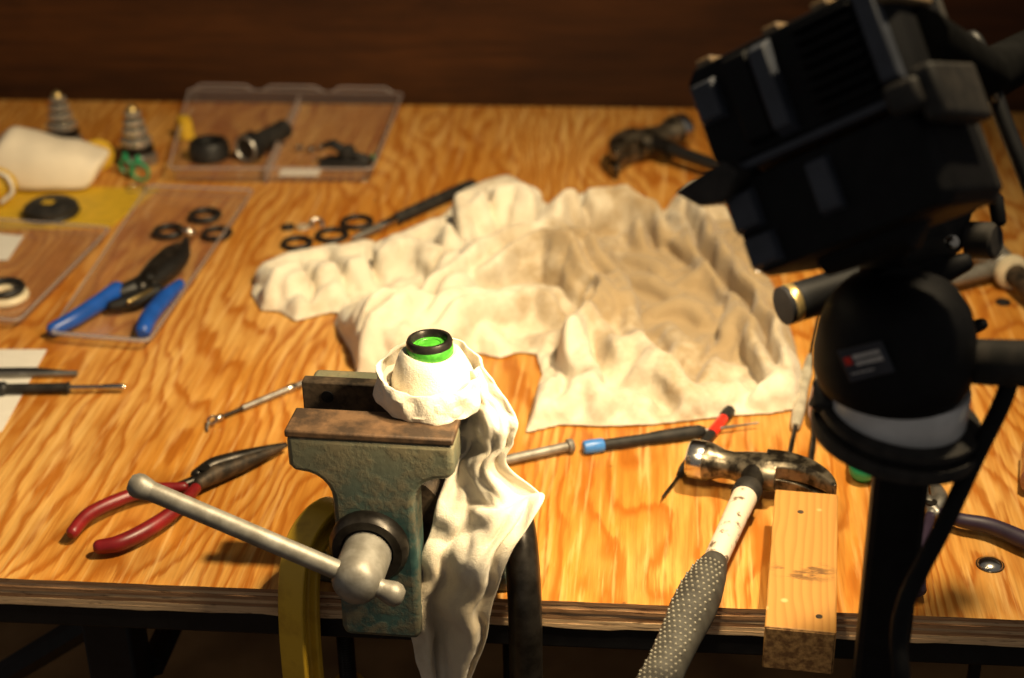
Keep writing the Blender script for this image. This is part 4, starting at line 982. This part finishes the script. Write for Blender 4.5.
# raised panels, fins, latches
plate(MB(), rect(10, 18, 40, 62), -.001, .006, .8).build('facet', M['slate'], A_, bevel=.0008)
plate(MB(), rect(52, 8, 82, 100), -.001, .007, .9).build('raised_panel', M['black'], A_, bevel=.001)
plate(MB(), rect(84, 8, 106, 104), -.001, .010, .82).build('facet', M['slate'], A_, bevel=.0008)
for k in range(8):
    v_ = 14 + k*11.5
    plate(MB(), rect(130, v_, 196, v_+4), -.002, .009, .97).build('cooling_fin', M['black'], A_, bevel=.0006)
plate(MB(), rect(198, 4, 220, 104), -.001, .008, .85).build('raised_panel', M['slate'], A_, bevel=.001)
for u in (18, 96, 150): plate(MB(), rect(u, -5, u+20, 5), -.035, -.004, .9).build('tan_clip', M['buff'], A_, bevel=.001)
plate(MB(), rect(206, -12, 238, 30), -.05, .004, .85).build('latch', M['buff'], A_, bevel=.002)
plate(MB(), rect(6, 134, 40, 176), -.001, .006, .8).build('facet', M['slate'], B_, bevel=.0008)
plate(MB(), rect(10, 180, 46, 214), -.001, .006, .8).build('facet', M['slate'], B_, bevel=.0008)
plate(MB(), rect(98, 134, 124, 190), -.001, .006, .85).build('facet', M['slate'], B_, bevel=.0008)
plate(MB(), rect(0, 110, 226, 118), -.04, .004, .98).build('seam_strip', M['slate'], A_, bevel=.0008)
plate(MB(), rect(196, 100, 236, 134), -.05, .012, .85).build('latch', M['dusty'], B_, bevel=.003)
plate(MB(), rect(224, 92, 250, 150), -.06, .006, .9).build('battery_clip', M['dusty'], B_, bevel=.003)
# side visor flap
fl = [uv(-36, 112, .012), uv(30, 104, .016), uv(42, 122, .016), uv(14, 142, .014), uv(-14, 136, .012)]
MB().loft([fl, [p_ - E3*.03 for p_ in fl]]).build('visor_flap', M['dusty'], B_, bevel=.002)
MB().tube([uv(60, 222, -.03), uv(150, 222, -.03), uv(165, 205, -.03)], [.010, .014, .012], 12).build('yoke', M['black'], wl)
MB().tube([uv(150, 215, -.03), t0.lerp(t1, .6)], [.013, .010], 12).build('mount_post', M['black'], wl)
# carrying arm to the right
MB().tube([uv(222, 60, -.03), atD(985, 78, .99), atD(1040, 48, 1.03), atD(1080, 20, 1.05)], [.018, .017, .015, .014], 12).build('carry_arm', M['matte'], wl)
MB().tube([atD(1008, 62, 1.02), atD(1040, 40, 1.02)], [.006, .007], 10, rnd=True).build('tan_clip', M['buff'], wl)
MB().tube(catmull([atD(962, 52, 1.0), atD(972, 38, .985), atD(984, 60, .98), atD(1000, 110, .975), atD(1026, 176, .97), atD(1050, 240, .97)], 6), .0052, 10).build('arm_tube', M['rail'], wl)
MB().tube([atD(978, 48, .975), atD(987, 76, .972), atD(996, 100, .970)], [.0022, .0026, .0022], 8, rnd=True).build('tan_clip', M['buff'], wl)
cb = catmull([atD(1016, 352, .955), atD(1004, 398, .96), atD(976, 456, .965), atD(944, 525, .97), atD(908, 596, .975), atD(899, 640, .975), atD(901, 700, .975), atD(901, 700, .975)+V((.002, -.004, -.12)), atD(901, 700, .975)+V((.0, .0, -.6)), (PX+.10, PY-.06, -.884), (PX+.25, PY-.05, -.893)], 6)
o = MB().tube(cb, .0056, 12).build('power_cable', M['black'], None)
tag(o, 'black power cable hanging from the stand handle down past the pole', 'cable')
